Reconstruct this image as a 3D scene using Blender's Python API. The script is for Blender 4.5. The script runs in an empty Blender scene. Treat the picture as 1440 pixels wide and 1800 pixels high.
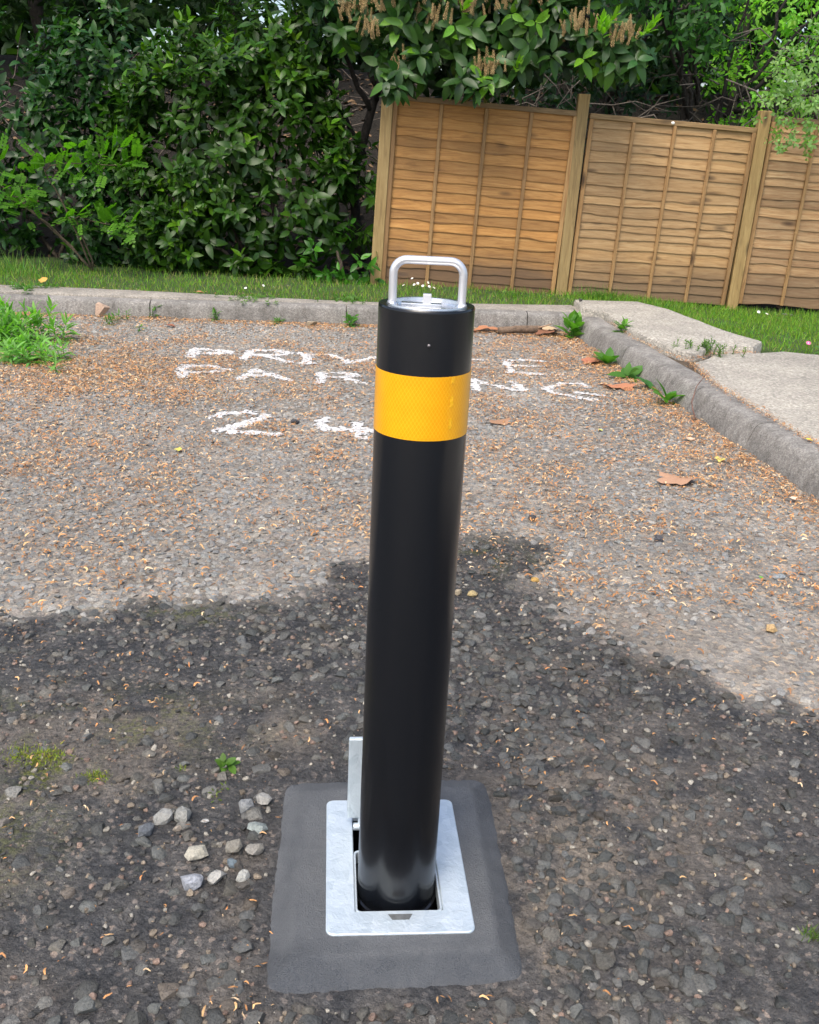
import bpy, bmesh, math, random
import numpy as np
from mathutils import Matrix, Vector
PI = math.pi
random.seed(7)
rng = np.random.default_rng(7)
S = bpy.context.scene
COL = S.collection

# ------------------------------------------------------------------ camera, sky, sun, exposure
CAM_H = 1.30; PITCH = math.radians(20.67); ROLL = math.radians(2.93); FPX = 1700.0
cam = bpy.data.cameras.new('camera'); camo = bpy.data.objects.new('camera', cam); COL.objects.link(camo)
_s, _c = math.sin(ROLL), math.cos(ROLL)
_F = Vector((0, math.cos(PITCH), -math.sin(PITCH))); _U = Vector((0, math.sin(PITCH), math.cos(PITCH))); _R = Vector((1, 0, 0))
_X = _c * _R + _s * _U; _Y = -_s * _R + _c * _U; _Z = -_F
M = Matrix((_X, _Y, _Z)).transposed().to_4x4(); M.translation = (0, 0, CAM_H)
camo.matrix_world = M
cam.sensor_fit = 'HORIZONTAL'; cam.sensor_width = 36.0; cam.lens = 36.0 * FPX / 1440.0
cam.clip_start = 0.05; cam.clip_end = 500
S.camera = camo

SUN_EL = math.radians(58); SUN_AZ = math.radians(205)      # compass bearing of the sun: behind the camera, a little left
w = bpy.data.worlds.new('World'); S.world = w; w.use_nodes = True
nt = w.node_tree; nt.nodes.clear()
_o = nt.nodes.new('ShaderNodeOutputWorld'); _b = nt.nodes.new('ShaderNodeBackground'); _k = nt.nodes.new('ShaderNodeTexSky')
_k.sky_type = 'NISHITA'; _k.sun_disc = False; _k.sun_elevation = SUN_EL; _k.sun_rotation = SUN_AZ
_k.air_density = 1.0; _k.dust_density = 4.0; _k.ozone_density = 1.0
_b.inputs['Strength'].default_value = 0.15
nt.links.new(_k.outputs[0], _b.inputs[0]); nt.links.new(_b.outputs[0], _o.inputs[0])
sl = bpy.data.lights.new('sun', 'SUN'); sl.energy = 1.3; sl.angle = math.radians(35); sl.color = (1, .95, .86)
slo = bpy.data.objects.new('sun', sl); COL.objects.link(slo)
_d = Vector((math.sin(SUN_AZ) * math.cos(SUN_EL), math.cos(SUN_AZ) * math.cos(SUN_EL), math.sin(SUN_EL)))
slo.rotation_euler = (-_d).to_track_quat('-Z', 'Y').to_euler()
S.view_settings.view_transform = 'Standard'; S.view_settings.look = 'None'
S.view_settings.exposure = 1.05; S.view_settings.gamma = 1.0; S.view_settings.use_curve_mapping = False
S.render.engine = 'CYCLES'
S.cycles.max_bounces = 8; S.cycles.transparent_max_bounces = 8

# ------------------------------------------------------------------ numeric helpers
def _hash(ix, iy, seed):
    h = (ix.astype(np.int64) * 374761393 + iy.astype(np.int64) * 668265263 + seed * 982451653) & 0xFFFFFFFF
    h = ((h ^ (h >> 13)) * 1274126177) & 0xFFFFFFFF
    h = h ^ (h >> 16)
    return (h & 0xFFFFFF) / float(0xFFFFFF)
def vnoise(x, y, seed=0):
    x = np.asarray(x, float); y = np.asarray(y, float)
    ix, iy = np.floor(x), np.floor(y); fx, fy = x - ix, y - iy
    fx = fx * fx * (3 - 2 * fx); fy = fy * fy * (3 - 2 * fy)
    a, b = _hash(ix, iy, seed), _hash(ix + 1, iy, seed); c, d = _hash(ix, iy + 1, seed), _hash(ix + 1, iy + 1, seed)
    return (a * (1 - fx) + b * fx) * (1 - fy) + (c * (1 - fx) + d * fx) * fy
def fbm(x, y, seed=0, oct=4):
    s, a, t = 0, 1.0, 0
    for i in range(oct):
        s = s + a * vnoise(np.asarray(x) * 2 ** i, np.asarray(y) * 2 ** i, seed + i * 17); t += a; a *= .5
    return s / t
def sstep(a, b, x):
    t = np.clip((np.asarray(x, float) - a) / (b - a), 0, 1); return t * t * (3 - 2 * t)
def in_poly(x, y, poly):
    x = np.asarray(x, float); y = np.asarray(y, float); r = np.zeros(x.shape, bool); n = len(poly)
    for i in range(n):
        x1, y1 = poly[i]; x2, y2 = poly[(i + 1) % n]
        c = ((y1 > y) != (y2 > y)) & (x < (x2 - x1) * (y - y1) / ((y2 - y1) if y2 != y1 else 1e-9) + x1); r ^= c
    return r
def seg_dist(x, y, pts):
    d = np.full(np.shape(x), 1e9)
    for (x1, y1), (x2, y2) in zip(pts[:-1], pts[1:]):
        L2 = (x2 - x1) ** 2 + (y2 - y1) ** 2 + 1e-12
        t = np.clip(((x - x1) * (x2 - x1) + (y - y1) * (y2 - y1)) / L2, 0, 1)
        d = np.minimum(d, np.hypot(x - x1 - t * (x2 - x1), y - y1 - t * (y2 - y1)))
    return d
_cC = np.array([0, 0, CAM_H]); _aF, _aX, _aY = np.array(_F), np.array(_X), np.array(_Y)
def to_px(P):
    v = np.asarray(P) - _cC; d = v @ _aF
    return 720 + FPX * (v @ _aX) / d, 900 - FPX * (v @ _aY) / d, d
def unit(v): return v / (np.linalg.norm(v, axis=-1, keepdims=True) + 1e-12)
def frames(d, n):
    """rotation matrices (N,3,3), columns x,y,z: y along d, z near n"""
    y = unit(d); z = unit(n - (n * y).sum(-1, keepdims=True) * y); x = np.cross(y, z)
    return np.stack([x, y, z], -1)

# ------------------------------------------------------------------ scene helpers
def tag(o, label=None, cat=None, group=None, kind=None):
    if label: o['label'] = label
    if cat: o['category'] = cat
    if group: o['group'] = group
    if kind: o['kind'] = kind
    return o
def empty(name, loc=(0, 0, 0), parent=None, rot=(0, 0, 0)):
    o = bpy.data.objects.new(name, None); o.empty_display_size = .1; o.location = loc; o.rotation_euler = rot
    COL.objects.link(o)
    if parent: o.parent = parent
    return o
def link(name, me, parent=None, loc=None, mat4=None, world=True):
    """link mesh as object; when parented and world, vertices are world coordinates and the parent only has a location"""
    o = bpy.data.objects.new(name, me); COL.objects.link(o)
    if mat4 is not None: o.matrix_basis = mat4
    elif loc is not None: o.location = loc
    if parent:
        o.parent = parent
        if world: o.matrix_parent_inverse = inv_of(parent)
    return o
def world_of(o):
    return o.matrix_basis.copy() if o.parent is None else world_of(o.parent) @ o.matrix_parent_inverse @ o.matrix_basis
def inv_of(p): return world_of(p).inverted()
def np_mesh(name, verts, faces=None, loops=None, totals=None, mat=None, smooth=True, col=None, attrs=None):
    me = bpy.data.meshes.new(name)
    verts = np.ascontiguousarray(verts, np.float32).reshape(-1, 3)
    if faces is not None:
        totals = np.array([len(f) for f in faces], np.int32); loops = np.array([i for f in faces for i in f], np.int32)
    loops = np.ascontiguousarray(loops, np.int32); totals = np.ascontiguousarray(totals, np.int32)
    me.vertices.add(len(verts)); me.vertices.foreach_set('co', verts.ravel())
    me.loops.add(len(loops)); me.loops.foreach_set('vertex_index', loops)
    me.polygons.add(len(totals))
    starts = np.zeros(len(totals), np.int32); starts[1:] = np.cumsum(totals)[:-1]
    me.polygons.foreach_set('loop_start', starts); me.polygons.foreach_set('loop_total', totals)
    me.polygons.foreach_set('use_smooth', np.full(len(totals), smooth, bool))
    if col is not None:
        col = np.asarray(col, np.float32)
        if col.ndim == 1: col = np.tile(col, (len(verts), 1))
        a = me.attributes.new('col', 'FLOAT_COLOR', 'POINT')
        a.data.foreach_set('color', np.concatenate([col[:, :3], np.ones((len(verts), 1), np.float32)], 1).ravel())
    for k, v in (attrs or {}).items():
        a = me.attributes.new(k, 'FLOAT', 'POINT'); a.data.foreach_set('value', np.ascontiguousarray(v, np.float32).ravel())
    me.update(calc_edges=True)
    if mat: me.materials.append(mat)
    return me
def inst(tv, tf, R, T):
    """N copies of a template: R (N,3,3) with scale, T (N,3) -> verts, loops, totals"""
    tv = np.asarray(tv, float); N, V = len(T), len(tv)
    v = np.einsum('nij,vj->nvi', R, tv) + T[:, None, :]
    l0 = np.array([i for f in tf for i in f]); t0 = np.array([len(f) for f in tf])
    return v.reshape(-1, 3), (l0[None, :] + (np.arange(N) * V)[:, None]).ravel(), np.tile(t0, N)
class Bag:
    """collects many instanced templates into one mesh"""
    def __init__(s): s.v, s.l, s.t, s.c, s.n = [], [], [], [], 0
    def add(s, v, l, t, c=None):
        v = np.asarray(v, float).reshape(-1, 3)
        s.v.append(v); s.l.append(np.asarray(l) + s.n); s.t.append(np.asarray(t)); s.n += len(v)
        s.c.append(np.tile(np.asarray(c, float)[:3], (len(v), 1)) if np.ndim(c) == 1 else (c if c is not None else np.ones((len(v), 3))))
    def addf(s, v, faces, c=None): s.add(v, [i for f in faces for i in f], [len(f) for f in faces], c)
    def mesh(s, name, mat, smooth=True, **k):
        return np_mesh(name, np.concatenate(s.v), loops=np.concatenate(s.l), totals=np.concatenate(s.t), mat=mat, smooth=smooth, col=np.concatenate(s.c), **k)
def bm_mesh(name, bm, mat=None, smooth=False, bevel=0, seg=2):
    if bevel: bmesh.ops.bevel(bm, geom=bm.edges[:], offset=bevel, segments=seg, affect='EDGES', profile=.6)
    bmesh.ops.recalc_face_normals(bm, faces=bm.faces[:])
    me = bpy.data.meshes.new(name); bm.to_mesh(me); bm.free()
    if mat: me.materials.append(mat)
    if smooth:
        me.polygons.foreach_set('use_smooth', np.ones(len(me.polygons), bool))
    return me
def box_bm(x0, x1, y0, y1, z0, z1, bm=None):
    bm = bm or bmesh.new()
    vs = [bm.verts.new(p) for p in ((x0,y0,z0),(x1,y0,z0),(x1,y1,z0),(x0,y1,z0),(x0,y0,z1),(x1,y0,z1),(x1,y1,z1),(x0,y1,z1))]
    for f in ((0,3,2,1),(4,5,6,7),(0,1,5,4),(1,2,6,5),(2,3,7,6),(3,0,4,7)): bm.faces.new([vs[i] for i in f])
    return bm
def sharp(me, deg=35):
    me.polygons.foreach_set('use_smooth', np.ones(len(me.polygons), bool)); me.set_sharp_from_angle(angle=math.radians(deg)); return me
def tube(pts, radii, sides=8, cap=True):
    """tapered tube along points -> verts, faces"""
    pts = np.asarray(pts, float); n = len(pts); radii = np.broadcast_to(radii, (n,))
    tg = np.gradient(pts, axis=0); tg = unit(tg); ref = np.array([0.31, .22, .93]) if abs(tg[0][2]) < .9 else np.array([1., .1, 0])
    V = []; u = unit(np.cross(tg[0], ref))
    for i in range(n):
        u = unit(u - (u @ tg[i]) * tg[i]); b = np.cross(tg[i], u)
        for k in range(sides):
            a = 2 * PI * k / sides; V.append(pts[i] + radii[i] * (math.cos(a) * u + math.sin(a) * b))
    Fc = [(i*sides+k, i*sides+(k+1) % sides, (i+1)*sides+(k+1) % sides, (i+1)*sides+k) for i in range(n-1) for k in range(sides)]
    if cap: Fc += [tuple(range(sides))[::-1], tuple((n-1)*sides+k for k in range(sides))]
    return np.array(V), Fc
def lathe(prof, n=64, cx=0, cy=0, closed=False):
    V, Fc = [], []
    for r, z in prof:
        for k in range(n): V.append((cx + r * math.cos(2*PI*k/n), cy + r * math.sin(2*PI*k/n), z))
    m = len(prof)
    for i in range(m - 1 if not closed else m):
        j = (i + 1) % m
        for k in range(n): Fc.append((i*n+k, i*n+(k+1) % n, j*n+(k+1) % n, j*n+k))
    return np.array(V), Fc

# ------------------------------------------------------------------ materials
class NT:
    def __init__(s, name):
        s.m = bpy.data.materials.new(name); s.m.use_nodes = True; s.t = s.m.node_tree; s.t.nodes.clear()
        s.out = s.t.nodes.new('ShaderNodeOutputMaterial'); s.b = s.n('ShaderNodeBsdfPrincipled'); s.l(s.b, s.out.inputs['Surface'])
    def n(s, typ, **k):
        nd = s.t.nodes.new(typ)
        for a, v in k.items(): setattr(nd, a, v)
        return nd
    def l(s, a, b):
        s.t.links.new(a.outputs[0] if hasattr(a, 'outputs') else a, b)
    def set(s, nd, **k):
        for a, v in k.items():
            i = nd.inputs[a.replace('_', ' ')] if a.replace('_', ' ') in nd.inputs else nd.inputs[a]
            if hasattr(v, 'outputs') or isinstance(v, bpy.types.NodeSocket): s.l(v, i)
            else: i.default_value = v
        return nd
    def obj(s): return s.n('ShaderNodeTexCoord').outputs['Object']
    def pos(s): return s.n('ShaderNodeNewGeometry').outputs['Position']
    def map(s, vec, scale=(1,1,1), loc=None):
        m = s.n('ShaderNodeMapping'); s.l(vec, m.inputs['Vector']); m.inputs['Scale'].default_value = scale
        if loc is not None:
            if isinstance(loc, bpy.types.NodeSocket): s.l(loc, m.inputs['Location'])
            else: m.inputs['Location'].default_value = loc
        return m.outputs[0]
    def noise(s, vec, scale=5, detail=4, rough=.6, dist=0):
        t = s.n('ShaderNodeTexNoise'); s.l(vec, t.inputs['Vector']); s.set(t, Scale=scale, Detail=detail, Roughness=rough, Distortion=dist); return t.outputs['Fac']
    def vor(s, vec, scale=5, feature='F1', out='Distance', rnd=1):
        t = s.n('ShaderNodeTexVoronoi'); t.feature = feature; s.l(vec, t.inputs['Vector']); s.set(t, Scale=scale, Randomness=rnd); return t.outputs[out]
    def ramp(s, fac, stops, interp='LINEAR'):
        r = s.n('ShaderNodeValToRGB'); s.l(fac, r.inputs[0]); e = r.color_ramp.elements; r.color_ramp.interpolation = interp
        while len(e) < len(stops): e.new(.5)
        for q, (p, c) in zip(e, stops): q.position = p; q.color = (c, c, c, 1) if not isinstance(c, tuple) else (*c, 1)
        return r.outputs[0]
    def mix(s, fac, a, b, mode='MIX'):
        m = s.n('ShaderNodeMix'); m.data_type = 'RGBA'; m.blend_type = mode
        for v, i in ((fac, m.inputs[0]), (a, m.inputs[6]), (b, m.inputs[7])):
            if isinstance(v, bpy.types.NodeSocket): s.l(v, i)
            else: i.default_value = v if not isinstance(v, tuple) else (*v, 1)
        return m.outputs[2]
    def math(s, op, a, b=0.0):
        m = s.n('ShaderNodeMath', operation=op)
        for v, i in ((a, m.inputs[0]), (b, m.inputs[1])):
            if isinstance(v, bpy.types.NodeSocket): s.l(v, i)
            else: i.default_value = v
        return m.outputs[0]
    def attr(s, name, out='Color'):
        a = s.n('ShaderNodeAttribute'); a.attribute_name = name; return a.outputs[out]
    def rnd(s): return s.n('ShaderNodeObjectInfo').outputs['Random']
    def bump(s, h, strength=.5, dist=.01, prev=None):
        b = s.n('ShaderNodeBump'); s.set(b, Height=h, Strength=strength, Distance=dist)
        if prev is not None: s.l(prev, b.inputs['Normal'])
        return b.outputs[0]

def leaf_mat(name, rough=.35, trans=.25, spec=.5, tint=(1,1,1)):
    q = NT(name); c = q.attr('col'); p = q.obj()
    n = q.noise(p, 60, 2); c = q.mix(1.0, c, q.ramp(n, [(.3, .75), (.7, 1.2)]), 'MULTIPLY')
    back = q.n('ShaderNodeNewGeometry').outputs['Backfacing']
    cb = q.mix(1.0, c, (1.25, 1.25, 1.1), 'MULTIPLY')
    c2 = q.mix(back, c, cb)
    q.set(q.b, Base_Color=c2, Roughness=rough); q.b.inputs['Specular IOR Level'].default_value = spec
    t = q.n('ShaderNodeBsdfTranslucent'); q.l(q.mix(1.0, c, (1.5, 1.9, .5), 'MULTIPLY'), t.inputs['Color'])
    mx = q.n('ShaderNodeMixShader'); mx.inputs[0].default_value = trans; q.l(q.b, mx.inputs[1]); q.l(t, mx.inputs[2]); q.l(mx, q.out.inputs['Surface'])
    return q.m
M_laurel = leaf_mat('laurel_leaf', .36, .24, .30)
M_leaf = leaf_mat('soft_leaf', .5, .42, .3)
M_grass = leaf_mat('grass_blade', .55, .3, .25)
def col_mat(name, rough=.85, nscale=40, amt=.3, bump=.3, bd=.003, spec=.3):
    q = NT(name); c = q.attr('col'); n = q.noise(q.pos(), nscale, 5, .65)
    q.set(q.b, Base_Color=q.mix(1.0, c, q.ramp(n, [(.3, 1-amt), (.7, 1+amt)]), 'MULTIPLY'), Roughness=rough, Normal=q.bump(n, bump, bd))
    q.b.inputs['Specular IOR Level'].default_value = spec
    return q.m
M_litter = col_mat('dry_litter', .8, 300, .25, .2, .001)
M_bark = col_mat('bark', .9, 30, .5, .8, .02)
M_petal = col_mat('petal', .7, 90, .1, .1, .001)

def ground_mat():
    q = NT('worn_asphalt'); p = q.pos()
    wet = q.attr('wet', 'Fac'); sand = q.attr('sand', 'Fac'); moss = q.attr('moss', 'Fac')
    n1 = q.noise(p, 9, 6, .7); n2 = q.noise(p, 70, 5, .7); n3 = q.noise(p, 300, 3, .7)
    dry = q.ramp(n1, [(.3, (.165, .150, .128)), (.5, (.245, .226, .197)), (.72, (.34, .316, .278))])
    vd = q.vor(p, 75, out='Color'); vg = q.n('ShaderNodeSeparateColor'); q.l(vd, vg.inputs[0])
    cell = q.ramp(vg.outputs[0], [(0, (.55, .52, .5)), (.5, (1, 1, 1)), (.82, (1.25, 1.2, 1.1)), (.93, (1.7, 1.3, .95)), (1, (1.5, 1.5, 1.45))])
    dry = q.mix(.75, dry, cell, 'MULTIPLY'); dry = q.mix(1.0, dry, q.ramp(q.noise(p, 1.5, 4, .6), [(.3, .7), (.7, 1.25)]), 'MULTIPLY')
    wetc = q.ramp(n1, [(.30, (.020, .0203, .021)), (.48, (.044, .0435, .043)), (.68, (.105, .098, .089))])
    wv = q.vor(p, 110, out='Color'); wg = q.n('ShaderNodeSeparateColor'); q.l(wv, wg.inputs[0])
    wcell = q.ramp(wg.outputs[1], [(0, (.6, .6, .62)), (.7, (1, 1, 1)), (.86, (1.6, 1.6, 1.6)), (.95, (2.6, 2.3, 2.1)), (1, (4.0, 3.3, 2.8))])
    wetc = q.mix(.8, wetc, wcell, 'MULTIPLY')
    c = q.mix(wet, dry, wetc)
    sn = q.ramp(n2, [(.3, (.11, .092, .07)), (.55, (.19, .16, .125)), (.8, (.30, .25, .19))])
    c = q.mix(q.math('MULTIPLY', sand, q.ramp(n2, [(.25, .45), (.6, 1.0)])), c, sn)
    mc = q.ramp(n3, [(.3, (.035, .045, .008)), (.7, (.14, .15, .02))])
    c = q.mix(q.math('MULTIPLY', moss, q.ramp(n2, [(.42, 0), (.56, 1.)])), c, mc)
    c = q.mix(1.0, c, q.ramp(n3, [(.25, .6), (.75, 1.4)]), 'MULTIPLY')
    rw = q.ramp(n2, [(.36, .10), (.62, .55)]); pud = q.attr('pud', 'Fac'); c = q.mix(q.math('MULTIPLY', pud, .6), c, (.030, .027, .022))
    rr = q.n('ShaderNodeMix'); rr.data_type = 'FLOAT'
    q.l(wet, rr.inputs[0]); rr.inputs[2].default_value = .92; q.l(rw, rr.inputs[3])
    ro = q.math('MULTIPLY', rr.outputs[0], q.math('SUBTRACT', 1.0, q.math('MULTIPLY', pud, .95)))
    q.set(q.b, Base_Color=c, Roughness=ro); amp = q.math('SUBTRACT', 1.0, q.math('MULTIPLY', pud, .55))
    ed = q.math('MULTIPLY', q.vor(p, 75, 'F1'), amp); n2a = q.math('MULTIPLY', n2, amp); n3a = q.math('MULTIPLY', n3, amp); b = q.bump(ed, .5, .006); b = q.bump(n2a, .8, .014, b); b = q.bump(n3a, .7, .004, b)
    q.set(q.b, Normal=b); return q.m
M_ground = ground_mat()
def stone_mat():
    q = NT('aggregate_stone'); c = q.attr('col'); wet = q.attr('wet', 'Fac'); p = q.pos()
    n = q.noise(p, 160, 5, .7); n2 = q.noise(p, 700, 2, .7)
    c = q.mix(1.0, c, q.ramp(n, [(.3, .65), (.7, 1.35)]), 'MULTIPLY'); c = q.mix(1.0, c, q.ramp(n2, [(.3, .8), (.7, 1.2)]), 'MULTIPLY')
    rr = q.n('ShaderNodeMix'); rr.data_type = 'FLOAT'; q.l(wet, rr.inputs[0]); rr.inputs[2].default_value = .9; q.l(q.ramp(n, [(.3, .18), (.7, .5)]), rr.inputs[3])
    q.set(q.b, Base_Color=c, Roughness=rr.outputs[0], Normal=q.bump(n2, .5, .003, q.bump(n, .9, .007))); return q.m
M_stone = stone_mat()
def paint_mat():
    q = NT('white_road_paint'); p = q.pos(); n = q.noise(p, 90, 5, .7)
    q.set(q.b, Base_Color=q.ramp(n, [(.34, (.24, .23, .215)), (.48, (.52, .515, .50)), (.75, (.66, .66, .65))]), Roughness=.75, Normal=q.bump(n, .5, .004)); return q.m
M_paint = paint_mat()
def concrete_mat(name, base, speck=120, var=.35, bump=.6, rough=.9, wetn=0):
    q = NT(name); p = q.pos(); n1 = q.noise(p, 4, 5, .65); n2 = q.noise(p, 60, 5, .7); n3 = q.noise(p, 320, 3, .7)
    b0 = tuple(x * (1 - var) for x in base); b1 = tuple(x * (1 + var) for x in base)
    c = q.ramp(n1, [(.3, b0), (.5, base), (.72, b1)])
    sc = q.n('ShaderNodeSeparateColor'); q.l(q.vor(p, speck, out='Color'), sc.inputs[0])
    c = q.mix(.6, c, q.ramp(sc.outputs[0], [(0, .5), (.45, .95), (.8, 1.15), (1, 1.6)]), 'MULTIPLY')
    c = q.mix(1.0, c, q.ramp(n2, [(.3, .72), (.7, 1.22)]), 'MULTIPLY')
    q.set(q.b, Base_Color=c, Roughness=rough)
    q.set(q.b, Normal=q.bump(n3, .4, .002, q.bump(q.vor(p, speck), bump, .006, q.bump(n2, .5, .01)))); return q.m
def kerb_mat():
    m = concrete_mat('kerb_concrete', (.22, .208, .188), 160, .3, .25); t = m.node_tree; b = [n for n in t.nodes if n.type == 'BSDF_PRINCIPLED'][0]; src = b.inputs['Base Color'].links[0].from_socket
    g = t.nodes.new('ShaderNodeNewGeometry'); mp = t.nodes.new('ShaderNodeMapping'); mp.inputs['Scale'].default_value = (14, 14, 2.2); t.links.new(g.outputs['Position'], mp.inputs['Vector'])
    n = t.nodes.new('ShaderNodeTexNoise'); n.inputs['Scale'].default_value = 1.6; n.inputs['Detail'].default_value = 6; t.links.new(mp.outputs[0], n.inputs['Vector'])
    r = t.nodes.new('ShaderNodeValToRGB'); r.color_ramp.elements[0].position = .34; r.color_ramp.elements[0].color = (.74, .73, .72, 1); r.color_ramp.elements[1].position = .56; r.color_ramp.elements[1].color = (1, 1, 1, 1); t.links.new(n.outputs['Fac'], r.inputs[0])
    x = t.nodes.new('ShaderNodeMix'); x.data_type = 'RGBA'; x.blend_type = 'MULTIPLY'; x.inputs[0].default_value = 1; t.links.new(src, x.inputs[6]); t.links.new(r.outputs[0], x.inputs[7]); t.links.new(x.outputs[2], b.inputs['Base Color']); return m
M_kerb = kerb_mat()
M_slab = concrete_mat('path_concrete', (.35, .325, .275), 85, .2, .9)
M_path = concrete_mat('path_strip_concrete', (.28, .255, .215), 110, .28, .6)
def soil_mat():
    q = NT('leaf_mould_soil'); p = q.pos(); n = q.noise(p, 6, 8, .75); n2 = q.noise(p, 45, 5, .75)
    c = q.mix(1.0, q.ramp(n, [(.3, (.012, .010, .007)), (.6, (.032, .025, .017)), (.8, (.07, .052, .037))]), q.ramp(n2, [(.3, .4), (.7, 1.6)]), 'MULTIPLY')
    q.set(q.b, Base_Color=c, Roughness=.95, Normal=q.bump(n2, 1, .05, q.bump(n, .8, .1))); return q.m
M_soil = soil_mat()
def lawn_mat():
    q = NT('lawn_ground'); p = q.pos(); n = q.noise(p, 25, 5, .7)
    q.set(q.b, Base_Color=q.ramp(n, [(.3, (.02, .035, .008)), (.55, (.045, .085, .014)), (.8, (.1, .12, .03))]), Roughness=.9, Normal=q.bump(n, 1, .03)); return q.m
M_lawn = lawn_mat()
def wood_mat(name, dark, mid, light, along='x', stain_shade=0.0):
    q = NT(name); o = q.obj(); r = q.rnd(); off = q.n('ShaderNodeCombineXYZ')
    q.l(q.math('MULTIPLY', r, 37.0), off.inputs[0]); q.l(q.math('MULTIPLY', r, 91.0), off.inputs[2])
    sc = (1.3, 6, 16) if along == 'x' else (16, 6, 1.3)
    v = q.map(o, sc, off.outputs[0])
    n = q.noise(v, 2.2, 6, .65, 1.2); ng = q.noise(q.map(o, (3, 30, 90) if along == 'x' else (90, 30, 3), off.outputs[0]), 2.5, 4, .7, .4)
    c = q.ramp(n, [(.28, dark), (.48, mid), (.7, light)])
    c = q.mix(.5, c, q.ramp(ng, [(.3, .7), (.55, 1.03), (.75, 1.2)]), 'MULTIPLY')
    kv = q.vor(q.map(o, (2.2, 1, 7) if along == 'x' else (7, 1, 2.2), off.outputs[0]), 1.0)
    c = q.mix(q.ramp(kv, [(.05, 1.0), (.13, .55), (.2, 0.0)]), c, tuple(x * .35 for x in dark))
    c = q.mix(1.0, c, q.ramp(r, [(0, (.78, .76, .74)), (.5, (1, 1, 1)), (1, (1.2, 1.16, 1.08))]), 'MULTIPLY')
    if stain_shade:
        sp = q.n('ShaderNodeSeparateXYZ'); q.l(q.pos(), sp.inputs[0])
        h = q.math('ADD', sp.outputs[2], q.math('MULTIPLY', q.noise(q.pos(), 3, 3), -.25))
        f = q.math('MULTIPLY', q.ramp(h, [(.12, 1.0), (.36, 0.0)]), stain_shade)
        c = q.mix(f, c, (.075, .048, .03))
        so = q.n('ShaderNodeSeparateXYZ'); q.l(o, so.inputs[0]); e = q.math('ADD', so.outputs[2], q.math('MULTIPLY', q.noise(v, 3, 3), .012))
        c = q.mix(q.ramp(e, [(.0, .5), (.013, 0.0)]), c, (.11, .055, .02))  # overlap shadow painted as a dark line along each slat's lower edge
    q.set(q.b, Base_Color=c, Roughness=.72, Normal=q.bump(ng, .35, .003, q.bump(n, .3, .004))); return q.m
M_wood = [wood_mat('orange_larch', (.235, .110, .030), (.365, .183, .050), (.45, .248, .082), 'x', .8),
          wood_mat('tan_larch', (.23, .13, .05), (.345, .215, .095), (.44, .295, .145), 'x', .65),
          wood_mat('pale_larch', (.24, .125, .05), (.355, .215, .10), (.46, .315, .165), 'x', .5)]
M_batten = wood_mat('batten_wood', (.17, .09, .032), (.28, .16, .062), (.36, .225, .095), 'z')
M_rail = wood_mat('rail_wood', (.12, .075, .033), (.2, .13, .06), (.29, .20, .10), 'x')
M_post = wood_mat('green_treated_post', (.17, .112, .042), (.27, .185, .072), (.34, .245, .105), 'z')
def simple(name, base, rough=.5, metal=0.0, nscale=0, bump=0, bd=.001, namt=.0, spec=.5, coat=0):
    q = NT(name); q.set(q.b, Base_Color=(*base, 1), Roughness=rough, Metallic=metal); q.b.inputs['Specular IOR Level'].default_value = spec
    if coat: q.b.inputs['Coat Weight'].default_value = coat; q.b.inputs['Coat Roughness'].default_value = .12
    if nscale:
        n = q.noise(q.pos(), nscale, 5, .65)
        q.set(q.b, Normal=q.bump(n, bump, bd), Base_Color=q.mix(1.0, (*base,), q.ramp(n, [(.3, 1 - namt), (.7, 1 + namt)]), 'MULTIPLY'))
        q.set(q.b, Roughness=q.ramp(n, [(.3, max(0, rough - .12)), (.7, min(1, rough + .12))]))
    return q.m
def black_paint():
    q = NT('black_coating'); p = q.pos(); n = q.noise(q.map(p, (1, 1, .25)), 40, 4, .6); d = q.noise(p, 900, 2, .5)
    q.set(q.b, Base_Color=q.mix(q.ramp(d, [(.70, 0.0), (.74, .5)]), (.0042, .005, .0068), (.05, .048, .045)), Roughness=q.ramp(n, [(.3, .18), (.7, .27)]), Normal=q.bump(n, .05, .002))
    q.b.inputs['Specular IOR Level'].default_value = .45; return q.m
M_black = black_paint()
M_gloss = simple('black_socket_coating', (.006, .006, .007), .12)
def galv():
    q = NT('galvanised_steel'); p = q.pos(); n = q.noise(p, 55, 5, .6, .6); n2 = q.noise(p, 220, 3, .6)
    v = q.vor(p, 45, out='Color'); sc = q.n('ShaderNodeSeparateColor'); q.l(v, sc.inputs[0])
    c = q.ramp(sc.outputs[0], [(0, (.46, .535, .585)), (1, (.55, .62, .67))])
    rust = q.ramp(q.noise(p, 14, 3, .6), [(.70, 0.0), (.76, .35)])
    q.set(q.b, Base_Color=q.mix(rust, c, (.45, .33, .22)), Metallic=.45, Roughness=q.ramp(n, [(.3, .38), (.7, .58)]), Normal=q.bump(n2, .3, .002, q.bump(n, .42, .005))); return q.m
M_galv = galv()
M_steel = simple('brushed_stainless', (.66, .66, .67), .42, .75)
M_lid = simple('scratched_steel_lid', (.62, .63, .64), .28, .85, 40, .1, .001, .15)
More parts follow.
